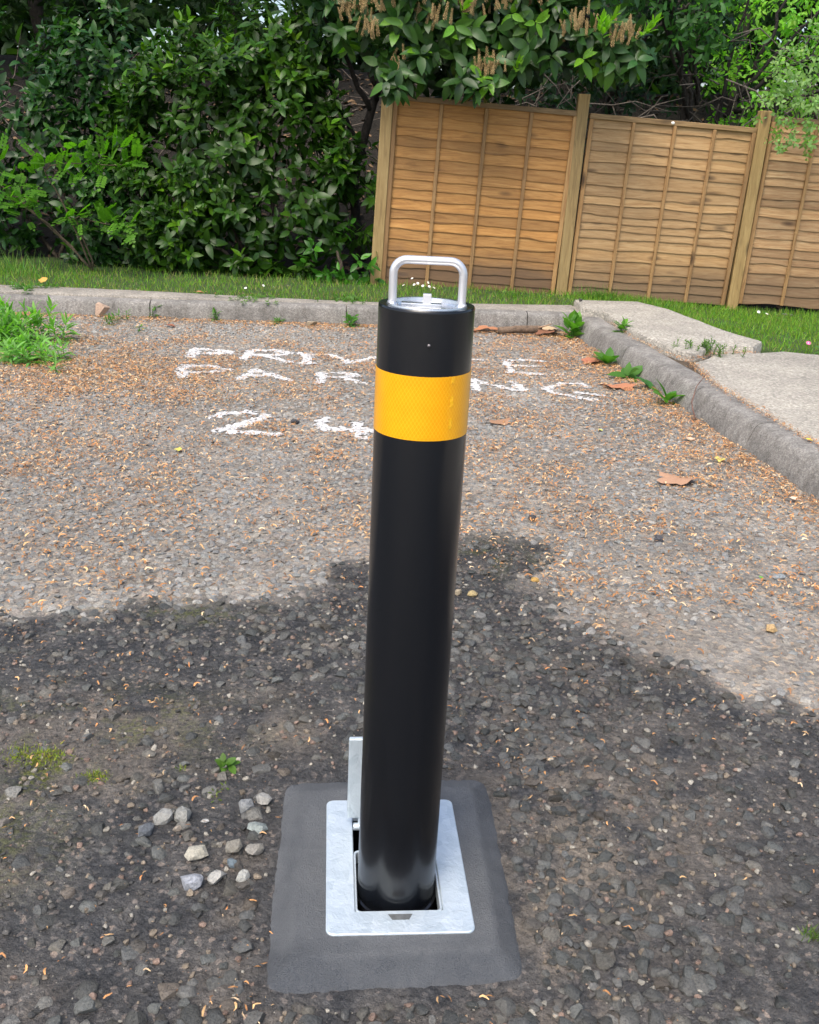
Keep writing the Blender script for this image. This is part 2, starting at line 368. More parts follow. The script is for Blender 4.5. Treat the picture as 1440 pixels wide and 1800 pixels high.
def tape_mat():
    q = NT('reflective_yellow_tape'); o = q.n('ShaderNodeTexCoord').outputs['Object']; sp = q.n('ShaderNodeSeparateXYZ'); q.l(o, sp.inputs[0])
    a = q.math('MULTIPLY', q.math('ARCTAN2', sp.outputs[0], q.math('MULTIPLY', sp.outputs[1], -1.0)), .072 * 170.0); z = q.math('MULTIPLY', sp.outputs[2], 170.0 * .62)
    def saw(x): return q.math('ABSOLUTE', q.math('SUBTRACT', q.math('FRACT', x), .5))
    l1 = saw(q.math('ADD', a, z)); l2 = saw(q.math('SUBTRACT', a, z)); mn = q.math('MINIMUM', l1, l2)
    f = q.ramp(mn, [(.03, 1.0), (.1, 0.0)])
    n = q.noise(o, 30, 3)
    c = q.mix(q.math('MULTIPLY', f, .55), q.ramp(n, [(.3, (.74, .315, .001)), (.7, (.80, .355, .002))]), (.88, .50, .035))
    q.set(q.b, Base_Color=c, Roughness=.3); q.b.inputs['Specular IOR Level'].default_value = .3; q.b.inputs['Coat Weight'].default_value = .12; q.b.inputs['Coat Roughness'].default_value = .08
    return q.m
M_tape = tape_mat()
M_tapeseal = simple('tape_sealed_patch', (.86, .44, .008), .25, 0, 250, .3, .001, .2)
def mortar_mat():
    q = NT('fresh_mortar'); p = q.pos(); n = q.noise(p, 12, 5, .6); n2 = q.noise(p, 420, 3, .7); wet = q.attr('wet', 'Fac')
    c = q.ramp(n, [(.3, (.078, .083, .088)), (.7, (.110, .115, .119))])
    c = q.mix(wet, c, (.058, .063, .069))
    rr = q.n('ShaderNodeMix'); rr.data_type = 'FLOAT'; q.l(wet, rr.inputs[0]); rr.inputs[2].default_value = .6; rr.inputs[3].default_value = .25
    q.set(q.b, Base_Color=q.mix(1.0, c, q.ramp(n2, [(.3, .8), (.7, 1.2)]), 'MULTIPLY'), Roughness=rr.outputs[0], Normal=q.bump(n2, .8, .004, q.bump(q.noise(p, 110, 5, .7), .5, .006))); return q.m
M_mortar = mortar_mat()

# ------------------------------------------------------------------ plan of the place
KB0, KB1 = (-9.0, 6.64), (1.30, 7.585)                       # foot of the back kerb
def back_y(x): return KB0[1] + (np.asarray(x) - KB0[0]) * (KB1[1] - KB0[1]) / (KB1[0] - KB0[0])
KR = [(1.19, 7.52), (1.326, 6.405), (1.417, 5.82), (1.5, 5.25), (1.589, 4.607), (1.66, 4.1), (1.73, 3.6), (1.88, 2.6), (2.02, 1.6), (2.16, .6), (2.3, -.4)]
_kry = np.array([p[1] for p in KR][::-1]); _krx = np.array([p[0] for p in KR][::-1])
def right_x(y): return np.interp(y, _kry, _krx)
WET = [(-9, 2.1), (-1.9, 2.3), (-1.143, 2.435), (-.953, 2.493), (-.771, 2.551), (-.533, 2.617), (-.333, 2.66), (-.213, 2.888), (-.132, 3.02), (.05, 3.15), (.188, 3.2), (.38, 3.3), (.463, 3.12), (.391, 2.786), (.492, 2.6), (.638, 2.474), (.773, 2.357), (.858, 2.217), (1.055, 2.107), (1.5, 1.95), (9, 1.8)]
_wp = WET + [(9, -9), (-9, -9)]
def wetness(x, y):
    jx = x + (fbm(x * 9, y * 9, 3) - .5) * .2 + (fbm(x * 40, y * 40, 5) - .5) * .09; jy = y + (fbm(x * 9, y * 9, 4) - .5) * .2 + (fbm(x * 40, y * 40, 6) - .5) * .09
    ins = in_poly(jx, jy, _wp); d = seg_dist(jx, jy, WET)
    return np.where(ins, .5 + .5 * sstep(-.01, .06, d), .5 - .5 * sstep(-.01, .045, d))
def gauss(x, y, cx, cy, sx, sy): return np.exp(-((x - cx) / sx) ** 2 - ((y - cy) / sy) ** 2)
def sandiness(x, y):
    s = 1.1 * gauss(x, y, .32, 1.50, .12, .40) + .6 * gauss(x, y, .5, 1.75, .35, .4) + .6 * gauss(x, y, -.27, 1.36, .06, .2) + .7 * gauss(x, y, -.05, 1.13, .35, .05) + .5 * gauss(x, y, .32, 2.33, .16, .06) + .6 * gauss(x, y, .62, 2.78, .14, .1) + .5 * gauss(x, y, -.28, 1.92, .12, .1) + .8 * gauss(x, y, .02, 3.0, .12, .03)
    s = s + .55 * sstep(.55, .75, fbm(x * 2.6, y * 2.6, 23, 3)); return np.clip(.95 * s * sstep(.26, .62, fbm(x * 14, y * 14, 21)) , 0, 1)
def mossiness(x, y):
    m = .9 * gauss(x, y, -.78, 1.77, .16, .05) + .8 * gauss(x, y, -.68, 1.72, .1, .03) + .7 * gauss(x, y, -.5, 2.5, .35, .06) + .6 * gauss(x, y, -.7, 1.95, .3, .12) + .5 * gauss(x, y, -.8, 1.55, .15, .2) + .5 * gauss(x, y, -1.5, 5.5, .8, .5) + .5 * gauss(x, y, .25, 3.05, .2, .15)
    return np.clip(m * 1.2 * sstep(.42, .66, fbm(x * 13, y * 13, 31)), 0, 1)
def puddle(x, y):
    m = gauss(x, y, .80, 1.57, .10, .06) + gauss(x, y, .76, 1.45, .06, .05) + .7 * gauss(x, y, -.40, 2.33, .12, .04) + .6 * gauss(x, y, -.52, 2.2, .12, .04) + .6 * gauss(x, y, .66, 1.62, .08, .04)
    return sstep(.36, .66, m * (.0 + 1.7 * fbm(x * 34, y * 34, 33, 5)))
def ground_h(x, y):
    x = np.asarray(x, float); y = np.asarray(y, float)
    h = (fbm(x * .9, y * .9, 41, 2) - .5) * .014 + (fbm(x * 7, y * 7, 42, 3) - .5) * .012 + (fbm(x * 45, y * 45, 43, 3) - .5) * .006
    near = gauss(x, y, .01, 1.5, .45, .45)
    return h * (1 - .55 * near)
PA, PCX, PCY = math.radians(5.4), .006, 1.492                  # plate rotation and centre
_pc, _ps = math.cos(PA), math.sin(PA)
def to_plate(x, y): return (x - PCX) * _pc + (y - PCY) * _ps, -(x - PCX) * _ps + (y - PCY) * _pc

# ------------------------------------------------------------------ ground sheet
def axis(segs):
    a = [segs[0][0]]
    for s0, s1, st in segs:
        n = max(1, int(round((s1 - s0) / st))); a += list(np.linspace(s0, s1, n + 1)[1:])
    return np.array(a)
gx = axis([(-60, -9, 8), (-9, -3.4, .35), (-3.4, -1.3, .025), (-1.3, 1.7, .0085), (1.7, 2.2, .025), (2.2, 9, .6), (9, 60, 8)])
gy = axis([(-60, -4, 8), (-4, .8, .25), (.8, 2.7, .0085), (2.7, 4.2, .012), (4.2, 7.7, .022), (7.7, 12, .5), (12, 90, 8)])
GX, GY = np.meshgrid(gx, gy); nx, ny = len(gx), len(gy)
GZ = ground_h(GX, GY)
lx, ly = to_plate(GX, GY); GZ = np.where((np.abs(lx) < .095) & (ly > -.145) & (ly < .145), -.35, GZ)
GZ = np.where((GX > right_x(GY) + .05) | (GY > back_y(GX) + .05), np.minimum(GZ, -.03), GZ)
ii = (np.arange(ny - 1)[:, None] * nx + np.arange(nx - 1)[None, :]).ravel()
gl = np.stack([ii, ii + 1, ii + nx + 1, ii + nx], 1).ravel()
gxr, gyr = GX.ravel(), GY.ravel()
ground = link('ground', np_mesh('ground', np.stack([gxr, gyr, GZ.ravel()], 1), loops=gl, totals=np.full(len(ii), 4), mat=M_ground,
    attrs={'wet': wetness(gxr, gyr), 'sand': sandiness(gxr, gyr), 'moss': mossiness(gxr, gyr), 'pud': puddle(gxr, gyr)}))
tag(ground, 'worn grey asphalt of the parking bay, dark and wet in front', None, None, 'structure')

# ------------------------------------------------------------------ stones in the asphalt
def hull(n, flat, seed, cut=0.0):
    r = np.random.default_rng(seed); bm = bmesh.new()
    p = unit(r.normal(size=(n, 3))) * r.uniform(.8, 1.05, (n, 1)) * np.array([1, r.uniform(.65, .95), flat])
    for q in p: bm.verts.new(q)
    o = bmesh.ops.convex_hull(bm, input=bm.verts[:])
    bmesh.ops.delete(bm, geom=[g for g in o['geom_interior'] if isinstance(g, bmesh.types.BMVert)], context='VERTS')
    bm.verts.ensure_lookup_table(); bm.normal_update()
    v = np.array([q.co[:] for q in bm.verts]); f = [tuple(q.index for q in fc.verts) for fc in bm.faces]; bm.free(); return v, f
ANG = [hull(24, .6, 100 + k) for k in range(10)]
FLAT = [hull(15, .40, 200 + k) for k in range(8)]
def yaw_mats(n, r, tilt=.3):
    a = r.uniform(0, 2 * PI, n); nz = unit(np.stack([r.normal(0, tilt, n), r.normal(0, tilt, n), np.ones(n)], 1))
    return frames(np.stack([np.cos(a), np.sin(a), np.zeros(n)], 1), nz)
def visible(x, y, m=60):
    px, py, d = to_px(np.stack([x, y, np.zeros_like(x)], 1)); return (d > .2) & (px > -m) & (px < 1440 + m) & (py > -m) & (py < 1800 + m)
LETTERS = {
 'P': ([[(-1.448,6.255),(-1.42,5.993)],[(-1.446,6.244),(-1.315,6.266),(-1.211,6.219),(-1.287,6.132),(-1.41,6.095)]], .075),
 'R': ([[(-1.088,6.288),(-1.094,6.018)],[(-1.088,6.288),(-.96,6.333),(-.842,6.271),(-.912,6.174),(-1.054,6.162)],[(-.981,6.151),(-.798,5.995)]], .07),
 'I': ([[(-.753,6.263),(-.701,6.265)],[(-.719,6.26),(-.689,5.988)],[(-.708,5.972),(-.661,5.984)]], .08),
 'V': ([[(-.574,6.267),(-.47,6.116),(-.423,6.036),(-.283,6.274)]], .06),
 'A': ([[(-.16,6.02),(-.03,6.31),(.1,6.04)],[(-.1,6.13),(.05,6.14)]], .06),
 'T': ([[(.19,6.34),(.353,6.342),(.454,6.355)],[(.31,6.33),(.32,6.05)]], .05),
 'E': ([[(.582,6.379),(.593,6.04)],[(.573,6.377),(.738,6.426),(.85,6.404)],[(.597,6.204),(.819,6.246)],[(.574,6.01),(.717,6.007),(.912,6.034)]], .055),
 'P2': ([[(-1.4,5.634),(-1.375,5.739),(-1.271,5.78),(-1.131,5.698),(-1.202,5.609),(-1.358,5.573)],[(-1.399,5.644),(-1.337,5.449)]], .07),
 'A2': ([[(-1.013,5.476),(-.97,5.731),(-.866,5.633),(-.738,5.5)],[(-.975,5.563),(-.861,5.604)]], .065),
 'R2': ([[(-.574,5.737),(-.437,5.779),(-.349,5.723),(-.416,5.652),(-.552,5.631)],[(-.572,5.758),(-.551,5.471)],[(-.431,5.639),(-.314,5.525)]], .065),
 'K2': ([[(-.2,5.74),(-.18,5.47)],[(.0,5.75),(-.17,5.61),(.02,5.48)]], .06),
 'I2': ([[(.16,5.75),(.18,5.5)]], .065),
 'N2': ([[(.348,5.763),(.349,5.527)],[(.348,5.75),(.42,5.679),(.576,5.551)],[(.581,5.755),(.627,5.547)]], .06),
 'G2': ([[(1.02,5.697),(1.0,5.769),(.91,5.782),(.808,5.699),(.768,5.603),(.795,5.499),(.868,5.469),(.947,5.41),(1.02,5.414)],[(.923,5.548),(1.007,5.52),(1.073,5.519)]], .055),
 'two': ([[(-.995,4.642),(-.948,4.705),(-.846,4.762),(-.748,4.709),(-.792,4.611),(-.875,4.47),(-.922,4.396),(-.792,4.401),(-.645,4.39)]], .07),
 'four': ([[(-.451,4.731),(-.467,4.622),(-.423,4.502),(-.328,4.54),(-.2,4.521)],[(-.281,4.658),(-.233,4.397)]], .07)}
def letter_at(x, y):
    """index of the letter painted at a point (-1: none)"""
    idx = np.full(x.shape, -1)
    for i, (k, (strokes, wd)) in enumerate(LETTERS.items()):
        d = np.min([seg_dist(x, y, s) for s in strokes], axis=0)
        jit = (fbm(x * 35, y * 35, 77) - .5) * .05
        idx = np.where(d + jit < wd * .42, i, idx)
    return idx
def keep_clear(x, y):
    a, b = to_plate(x, y); return (np.abs(a) < .24) & (b < .315) & (b > -.31)
# jittered scatter: flat chippings packed tight where the asphalt is dry, sparser angular ones where it is wet
r_ = np.random.default_rng(11)
def jgrid(x0, x1, y0, y1, st):
    a, b = np.meshgrid(np.arange(x0, x1, st), np.arange(y0, y1, st * .8)); a = a.ravel(); b = b.ravel()
    a = a + r_.uniform(-.5, .5, len(a)) * st; b = b + r_.uniform(-.5, .5, len(b)) * st * .8
    k = visible(a, b) & (a < right_x(b) - .01) & (b < back_y(a) - .02) & ~keep_clear(a, b); return a[k], b[k]
sx1, sy1 = jgrid(-3.2, 2.0, 2.0, 7.6, .031)
wv = wetness(sx1, sy1); k = (wv < .6) & (r_.random(len(sx1)) < .60 + .40 * sstep(.35, .6, fbm(sx1 * 2.2, sy1 * 2.2, 51))); 
smooth_patch = gauss(sx1, sy1, .95, 2.45, .3, .32) + .8 * gauss(sx1, sy1, .02, 3.1, .25, .1)
k &= r_.random(len(sx1)) > smooth_patch * .95
sx1, sy1 = sx1[k], sy1[k]
sx2, sy2 = jgrid(-1.4, 1.5, .9, 3.4, .030)
k = (wetness(sx2, sy2) > .4); dens = np.clip(.16 + .55 * gauss(sx2, sy2, .3, 1.75, .3, .45) + .6 * gauss(sx2, sy2, .35, 2.3, .5, .3) + .5 * gauss(sx2, sy2, .3, 1.3, .35, .3) + .45 * gauss(sx2, sy2, -.1, 1.13, .5, .07) + .5 * gauss(sx2, sy2, -.3, 2.45, .6, .17) + .25 * gauss(sx2, sy2, -.35, 1.55, .18, .25), 0, .9) * (.45 + 1.1 * fbm(sx2 * 6, sy2 * 6, 61))
k &= r_.random(len(sx2)) < dens; sx2, sy2 = sx2[k], sy2[k]
sx3, sy3 = jgrid(-1.4, 1.5, .9, 3.4, .0115)
k = (wetness(sx3, sy3) > .4) & (r_.random(len(sx3)) < .14 + .22 * sandiness(sx3, sy3) + .2 * fbm(sx3 * 5, sy3 * 5, 66)); sx3, sy3 = sx3[k], sy3[k]
def stone_cols(n, wet, r):
    base = np.array([[.265, .257, .238], [.215, .215, .206], [.305, .292, .262], [.23, .234, .218], [.285, .262, .222], [.31, .255, .205], [.25, .22, .19]])
    p = np.array([.25, .2, .17, .14, .12, .05, .07]); c = base[r.choice(len(base), n, p=p)] * r.uniform(.78, 1.16, (n, 1))
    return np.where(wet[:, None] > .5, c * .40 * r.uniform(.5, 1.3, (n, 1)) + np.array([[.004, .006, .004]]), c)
def stones(xs, ys, templates, size, lift, r, tilt, colfn=None, seed=0):
    """joined stones: returns Bag-like arrays grouped by template plus the per-stone data"""
    n = len(xs); wet = wetness(xs + r.normal(0, .025, n), ys + r.normal(0, .025, n)); cols = stone_cols(n, wet, r) * (.72 + .56 * fbm(xs * 1.7, ys * 1.7, 67, 3))[:, None] if colfn is None else colfn(n, wet)
    R = yaw_mats(n, r, tilt) * size[:, None, None]; T = np.stack([xs, ys, ground_h(xs, ys) + lift * size], 1)
    return R, T, cols, wet, r.integers(0, len(templates), n)
def build_stones(name, sets, mat, parent=None):
    V, L, Tt, C, W, off = [], [], [], [], [], 0
    for R, T, cols, wet, ti, templates in sets:
        for t, (tv, tf) in enumerate(templates):
            m = ti == t
            if not m.any(): continue
            v, l, tt = inst(tv, tf, R[m], T[m]); V.append(v); L.append(l + off); Tt.append(tt); off += len(v)
            C.append(np.repeat(cols[m], len(tv), 0)); W.append(np.repeat(wet[m], len(tv)))
    return sharp(np_mesh(name, np.concatenate(V), loops=np.concatenate(L), totals=np.concatenate(Tt), mat=mat, smooth=True, col=np.concatenate(C), attrs={'wet': np.concatenate(W)}), 48)
sz1 = r_.uniform(.0105, .0225, len(sx1)); sz2 = r_.uniform(.009, .025, len(sx2)); sz3 = .0013 + .0085 * r_.random(len(sx3)) ** 3
A1 = stones(sx1, sy1, FLAT, sz1, .0, r_, .17); A2 = stones(sx2, sy2, ANG, sz2, -.08, r_, .3)
A3 = stones(sx3, sy3, ANG, sz3, .2, r_, .5, lambda n, w: np.array([[.15, .14, .125], [.32, .26, .19], [.34, .235, .18], [.08, .08, .075], [.5, .46, .38]])[r_.choice(5, n, p=[.3, .24, .14, .16, .16])] * r_.uniform(.7, 1.2, (n, 1)) * (1 - .28 * w[:, None]))
li1 = letter_at(sx1, sy1); painted = (li1 >= 0) & (fbm(sx1 * 16, sy1 * 16, 78) > .24)
px, py, dd = to_px(A2[1]); size_px = sz2 / dd; inside = (px > 0) & (px < 1440) & (py > 0) & (py < 1800)
order = np.argsort(-(size_px * inside)); top = np.zeros(len(sx2), bool); top[order[:298]] = True
def sub(A, m, t): return (A[0][m], A[1][m], A[2][m], A[3][m], A[4][m], t)
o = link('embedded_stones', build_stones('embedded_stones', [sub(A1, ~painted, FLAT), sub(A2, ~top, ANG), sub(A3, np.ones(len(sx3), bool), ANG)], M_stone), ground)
tag(o, kind='stuff')
_i0 = np.array([0])
for j in np.where(top)[0]:
    tv, tf = ANG[A2[4][j]]; v = tv @ A2[0][j].T
    me = np_mesh('stone', v, tf, mat=M_stone, smooth=True, col=A2[2][j], attrs={'wet': np.full(len(v), A2[3][j])})
    sharp(me, 42); oo = bpy.data.objects.new('stone', me); COL.objects.link(oo); oo.location = A2[1][j]; oo.parent = ground

# painted words: the paint lies on the tops of the chippings and in ragged skins between them
words_root = empty('painted_lettering', (-.2, 5.5, 0))
tag(words_root, 'worn white hand painted words PRIVATE PARKING 24 on the asphalt', 'road marking')
for i, (k, (strokes, wd)) in enumerate(LETTERS.items()):
    bag = Bag(); m = painted & (li1 == i)
    for t, (tv, tf) in enumerate(FLAT):
        mm = m & (A1[4] == t)
        if mm.any(): bag.add(*inst(tv, tf, A1[0][mm] * 1.04, A1[1][mm] + np.array([0, 0, .0006])), np.array([.7, .7, .7]))
    pts = np.array([p for s_ in strokes for p in s_]); x0, y0 = pts.min(0) - .06; x1, y1 = pts.max(0) + .06; st = .008
    cx, cy = np.meshgrid(np.arange(x0, x1, st), np.arange(y0, y1, st)); cx = cx.ravel(); cy = cy.ravel()
    d = np.min([seg_dist(cx, cy, s_) for s_ in strokes], axis=0) + (fbm(cx * 35, cy * 35, 77) - .5) * .05
    ok = (d < wd * .40) & (fbm(cx * 28, cy * 28, 79) > .32) & (fbm(cx * 90, cy * 90, 80, 2) > .32); cx, cy = cx[ok], cy[ok]
    if len(cx):
        q = np.stack([np.stack([cx + ax * st * .56, cy + ay * st * .56, ground_h(cx + ax * st * .56, cy + ay * st * .56) + .0045], 1) for ax, ay in ((-1, -1), (1, -1), (1, 1), (-1, 1))], 1)
        bag.add(q.reshape(-1, 3), np.arange(len(cx) * 4), np.full(len(cx), 4), np.array([.7, .7, .7]))
    if bag.n: link('letter' if k not in ('two', 'four') else 'digit', bag.mesh('letter', M_paint, False), words_root)

# ------------------------------------------------------------------ kerbs
def kerb_profile(h, wtop):                                     # (offset behind the foot of the face, height)
    return [(-.0, -.06), (.004, .02), (.016, h - .035), (.022, h - .018), (.034, h - .006), (.052, h), (wtop, h + .002), (wtop, -.06)]
def kerb_stone(path, h0, h1, nseg, seed, parent, label=None, wide=False):
    """path: function t->(x,y), left-hand side is behind"""
    prof = kerb_profile(1.0, .125); V = []
    if wide: prof = [(0, -.06), (.008, .02), (.036, .955), (.048, .98), (.066, .994), (.095, 1.0), (.195, 1.0), (.195, -.06)]
    for i in range(nseg + 1):
        t = i / nseg; x, y = path(t); x2, y2 = path(min(1, t + .01)); x1, y1 = path(max(0, t - .01))
        tx, ty = x2 - x1, y2 - y1; L = math.hypot(tx, ty); nxv, nyv = -ty / L, tx / L; h = h0 + (h1 - h0) * t
        for k, (o_, z_) in enumerate(prof):
            z = z_ if z_ < .1 else (h + (z_ - 1.0)); 
            j = (fbm(np.array([x * 7 + k * 3.1]), np.array([y * 7 + k]), seed)[0] - .5) * (.005 if 1 < k < 6 else .003)
            V.append((x + nxv * (o_ + j), y + nyv * (o_ + j), z + j * .6))
    m = len(prof); Fc = [(i*m+k, (i+1)*m+k, (i+1)*m+(k+1) % m, i*m+(k+1) % m) for i in range(nseg) for k in range(m)]
    Fc += [tuple(range(m)), tuple(nseg*m+k for k in range(m))[::-1]]
    me = np_mesh('kerb_stone', V, [f[::-1] for f in Fc], mat=M_kerb); sharp(me, 50)
    o = link('kerb_stone', me, parent, world=False)
    if label: tag(o, label)
kerb_b = tag(empty('kerb'), 'low grey concrete kerb across the end of the parking bay', kind='structure')
kx = [-9, -7.6, -6.2, -4.85, -3.45, -2.023, -.558, .838, 1.245]
kx = [-8.8, -7.3, -5.85, -4.4, -3.2, -2.023, -.558, .838, 1.245]
for i, (a, b) in enumerate(zip(kx[:-1], kx[1:])):
    hh = lambda x: .124 + .018 * float(sstep(-2.2, -.6, x))
    kerb_stone(lambda t, a=a, b=b: (a + .004 + (b - a - .008) * t, float(back_y(a + (b - a) * t))), hh(a), hh(b), max(3, int((b - a) / .09)), i, kerb_b)
kerb_r = tag(empty('kerb'), 'weathered grey concrete kerb running along the right side of the bay', kind='structure')
_ks = np.concatenate([[0], np.cumsum(np.hypot(np.diff([p[0] for p in KR]), np.diff([p[1] for p in KR])))])
def kr_at(s): return float(np.interp(s, _ks, [p[0] for p in KR])), float(np.interp(s, _ks, [p[1] for p in KR]))
cuts = [0, 1.15, 2.30, 3.02, 4.0, 4.95, 5.9, 6.8, _ks[-1]]
for i, (a, b) in enumerate(zip(cuts[:-1], cuts[1:])):
    if b - a > .1: kerb_stone(lambda t, a=a, b=b: kr_at(a + .003 + (b - a - .006) * t), .14, .14, max(3, int((b - a) / .08)), 40 + i, kerb_r, None, True)

# ------------------------------------------------------------------ paving behind the kerbs, lawn, bank
GRASS_EDGE = [(-9, 7.0), (-4.4, 7.42), (-3.272, 7.64), (-2.624, 7.69), (-1.961, 7.71), (-1.154, 7.69), (-.399, 7.73), (.369, 7.9), (1.19, 8.12), (1.82, 8.22), (2.0, 7.86), (2.2, 6.92), (2.33, 6.6), (2.42, 6.52), (2.68, 6.42), (4.2, 5.9), (9, 4.4)]
def slab(name, poly, z, th, mat, parent, rough=.012, seed=0, bev=.012, chips=()):
    pts = []
    for (xa, ya), (xb, yb) in zip(poly, poly[1:] + poly[:1]):
        n = max(1, int(math.hypot(xb - xa, yb - ya) / .06))
        for i in range(n):
            t = i / n; x, y = xa + (xb - xa) * t, ya + (yb - ya) * t
            j = (fbm(np.array([x * 9.]), np.array([y * 9.]), seed)[0] - .5) * rough * 2; pts.append((x + j, y + j * .7))
    P = np.array(pts); nP = len(P); prv = np.roll(P, 1, 0); nxt = np.roll(P, -1, 0); tg = unit(nxt - prv); inn = np.stack([-tg[:, 1], tg[:, 0]], 1)
    area = .5 * np.sum(P[:, 0] * nxt[:, 1] - nxt[:, 0] * P[:, 1]); inn *= np.sign(area)
    zj = (fbm(P[:, 0] * 6, P[:, 1] * 6, seed + 3) - .5) * .01
    V = np.concatenate([np.c_[P, np.full(nP, z - th)], np.c_[P, z - bev * 1.3 + zj], np.c_[P + inn * bev * .5, z - bev * .4 + zj * .6], np.c_[P + inn * bev * 1.6, np.full(nP, z) + zj * .3]])
    Fc = [(r * nP + i, r * nP + (i + 1) % nP, (r + 1) * nP + (i + 1) % nP, (r + 1) * nP + i) for r in range(3) for i in range(nP)]
    if area < 0: Fc = [f[::-1] for f in Fc]
    bm = bmesh.new(); vs = [bm.verts.new(v) for v in V]
    for f in Fc: bm.faces.new([vs[i] for i in f])
    top = bm.faces.new([vs[3 * nP + i] for i in range(nP)]); bmesh.ops.triangulate(bm, faces=[top])
    me = bm_mesh(name, bm, mat); sharp(me, 40)
    return link(name, me, parent)
path = tag(empty('path'), 'concrete footpath of weathered slabs behind the kerbs', kind='structure')
kb = [(x, float(back_y(x)) + .135) for x in (-9, -6, -3, -1.5, 0, 1.2)]
slab('path_strip', kb + [(1.40, 7.60), (1.45, 7.0), (1.56, 6.9), (1.75, 8.17), (1.19, 8.12), (.369, 7.9), (-.399, 7.73), (-1.154, 7.69), (-1.961, 7.71), (-2.624, 7.69), (-3.272, 7.64), (-4.4, 7.42), (-9, 7.0)][0:1] + [(1.25, 8.12), (.369, 7.9), (-.399, 7.73), (-1.154, 7.69), (-1.961, 7.71), (-2.624, 7.69), (-3.272, 7.64), (-4.4, 7.42), (-9, 7.02)], .142, .12, M_path, path, .012, 1)
slab('paving_slab', [(1.27, 7.74), (1.42, 7.56), (1.455, 7.0), (1.505, 6.62), (1.63, 6.10), (1.70, 6.03), (1.79, 6.09), (1.93, 6.36), (2.2, 6.36), (2.33, 6.58), (2.2, 6.92), (2.0, 7.86), (1.82, 8.22), (1.27, 8.13)], .185, .16, M_slab, path, .010, 2, .016)
slab('paving_slab', [(1.70, 5.92), (1.66, 5.3), (1.735, 4.75), (1.79, 4.3), (1.92, 3.7), (2.06, 2.6), (2.2, 1.6), (2.4, 0), (7, 0), (7, 5.0), (4.2, 5.86), (2.68, 6.38), (2.42, 6.44), (2.2, 6.32), (1.96, 6.32), (1.82, 6.06)], .15, .13, M_slab, path, .007, 3, .014)
sx_ = np.linspace(.2, 7.45, 120); so_ = np.array([.09, .16, .24, .34, .46]); SY, SO = np.meshgrid(sx_, so_, indexing='ij'); SX = right_x(SY) + SO
soil_z = .122 + (fbm(SX * 30, SY * 30, 88) - .5) * .018; ii = (np.arange(119)[:, None] * 5 + np.arange(4)[None, :]).ravel()
tag(link('verge_soil', np_mesh('verge_soil', np.stack([SX, SY, soil_z], -1).reshape(-1, 3), loops=np.stack([ii, ii+1, ii+6, ii+5], 1).ravel(), totals=np.full(len(ii), 4), mat=concrete_mat('brown_grit', (.13, .095, .06), 200, .4, .8))), 'brown soil and grit filling the gap between right kerb and slabs', kind='structure')
# verge and lawn surface (soil under the paving edge, turf beyond it)
def lawn_z(x, y): return .118 - .105 * sstep(1.4, 3.3, x) * sstep(6.6, 9.2, y) - .02 * sstep(0, 1.3, x) * sstep(8.2, 9, y) + (fbm(np.asarray(x) * 3, np.asarray(y) * 3, 91, 3) - .5) * .03
vx = np.arange(-9, 9.01, .06); vy = np.arange(-.3, 9.7, .06); VX, VY = np.meshgrid(vx, vy); VZ = lawn_z(VX, VY)
VZ = np.where(in_poly(VX, VY, GRASS_EDGE + [(9, 9.9), (-9, 9.9)]), VZ, .05)
keep = ((VX > right_x(VY) + .04) | (VY > back_y(VX) + .04)); n_ = len(vx)
ii = (np.arange(len(vy) - 1)[:, None] * n_ + np.arange(n_ - 1)[None, :]).ravel()
kk = keep.ravel(); ii = ii[kk[ii] & kk[ii + 1] & kk[ii + n_] & kk[ii + n_ + 1]]
lawn = link('lawn', np_mesh('lawn', np.stack([VX.ravel(), VY.ravel(), VZ.ravel()], 1), loops=np.stack([ii, ii+1, ii+n_+1, ii+n_], 1).ravel(), totals=np.full(len(ii), 4), mat=M_lawn))
tag(lawn, 'green turf verge and lawn between the path and the fence', kind='structure')
def bank_z(x, y): return .10 + 2.0 * sstep(9.5, 13.2, y) * (.85 + .3 * fbm(np.asarray(x) * .5, np.asarray(y) * .5, 93, 2)) - .1 * sstep(1.4, 3.3, x) * (1 - sstep(9.3, 10.3, y)) + (fbm(np.asarray(x) * 3, np.asarray(y) * 3, 94, 4) - .5) * .12 * sstep(9.3, 9.8, y) - .03
bx = np.arange(-14, 14.1, .12); by = np.arange(9.12, 24, .12); BX, BY = np.meshgrid(bx, by); n_ = len(bx)
ii = (np.arange(len(by) - 1)[:, None] * n_ + np.arange(n_ - 1)[None, :]).ravel()
bank = link('bank', np_mesh('bank', np.stack([BX.ravel(), BY.ravel(), bank_z(BX, BY).ravel()], 1), loops=np.stack([ii, ii+1, ii+n_+1, ii+n_], 1).ravel(), totals=np.full(len(ii), 4), mat=M_soil))
tag(bank, 'dark earth bank under the trees behind the hedge and fence', kind='structure')

# ------------------------------------------------------------------ fence
fence = tag(empty('wooden_fence', (-.4, 9.0, .1)), 'orange brown overlapping panel fence with tall square posts beside the hedge', 'fence')
def slat_mesh(W, h, seed, mat):
    n = 26; V = []; xs = np.linspace(0, W, n + 1); g = np.random.default_rng(seed)
    low = (fbm(xs * 4.2 + seed * 7.3, np.zeros(n + 1), seed, 3) - .5) * .034
    for i, x in enumerate(xs):
        zb = low[i] + .0; zt = h + .022
        V += [(x, -.0215, zb), (x, -.0085, zt), (x, .002, zt), (x, -.009, zb)]
    Fc = []
    for i in range(n):
        a, b = i * 4, (i + 1) * 4
        for k in range(4): Fc.append((a + k, b + k, b + (k + 1) % 4, a + (k + 1) % 4))
    Fc += [(3, 2, 1, 0), (n*4, n*4+1, n*4+2, n*4+3)]
    me = np_mesh('slat', V, [f for f in Fc], mat=mat); sharp(me, 40); return me
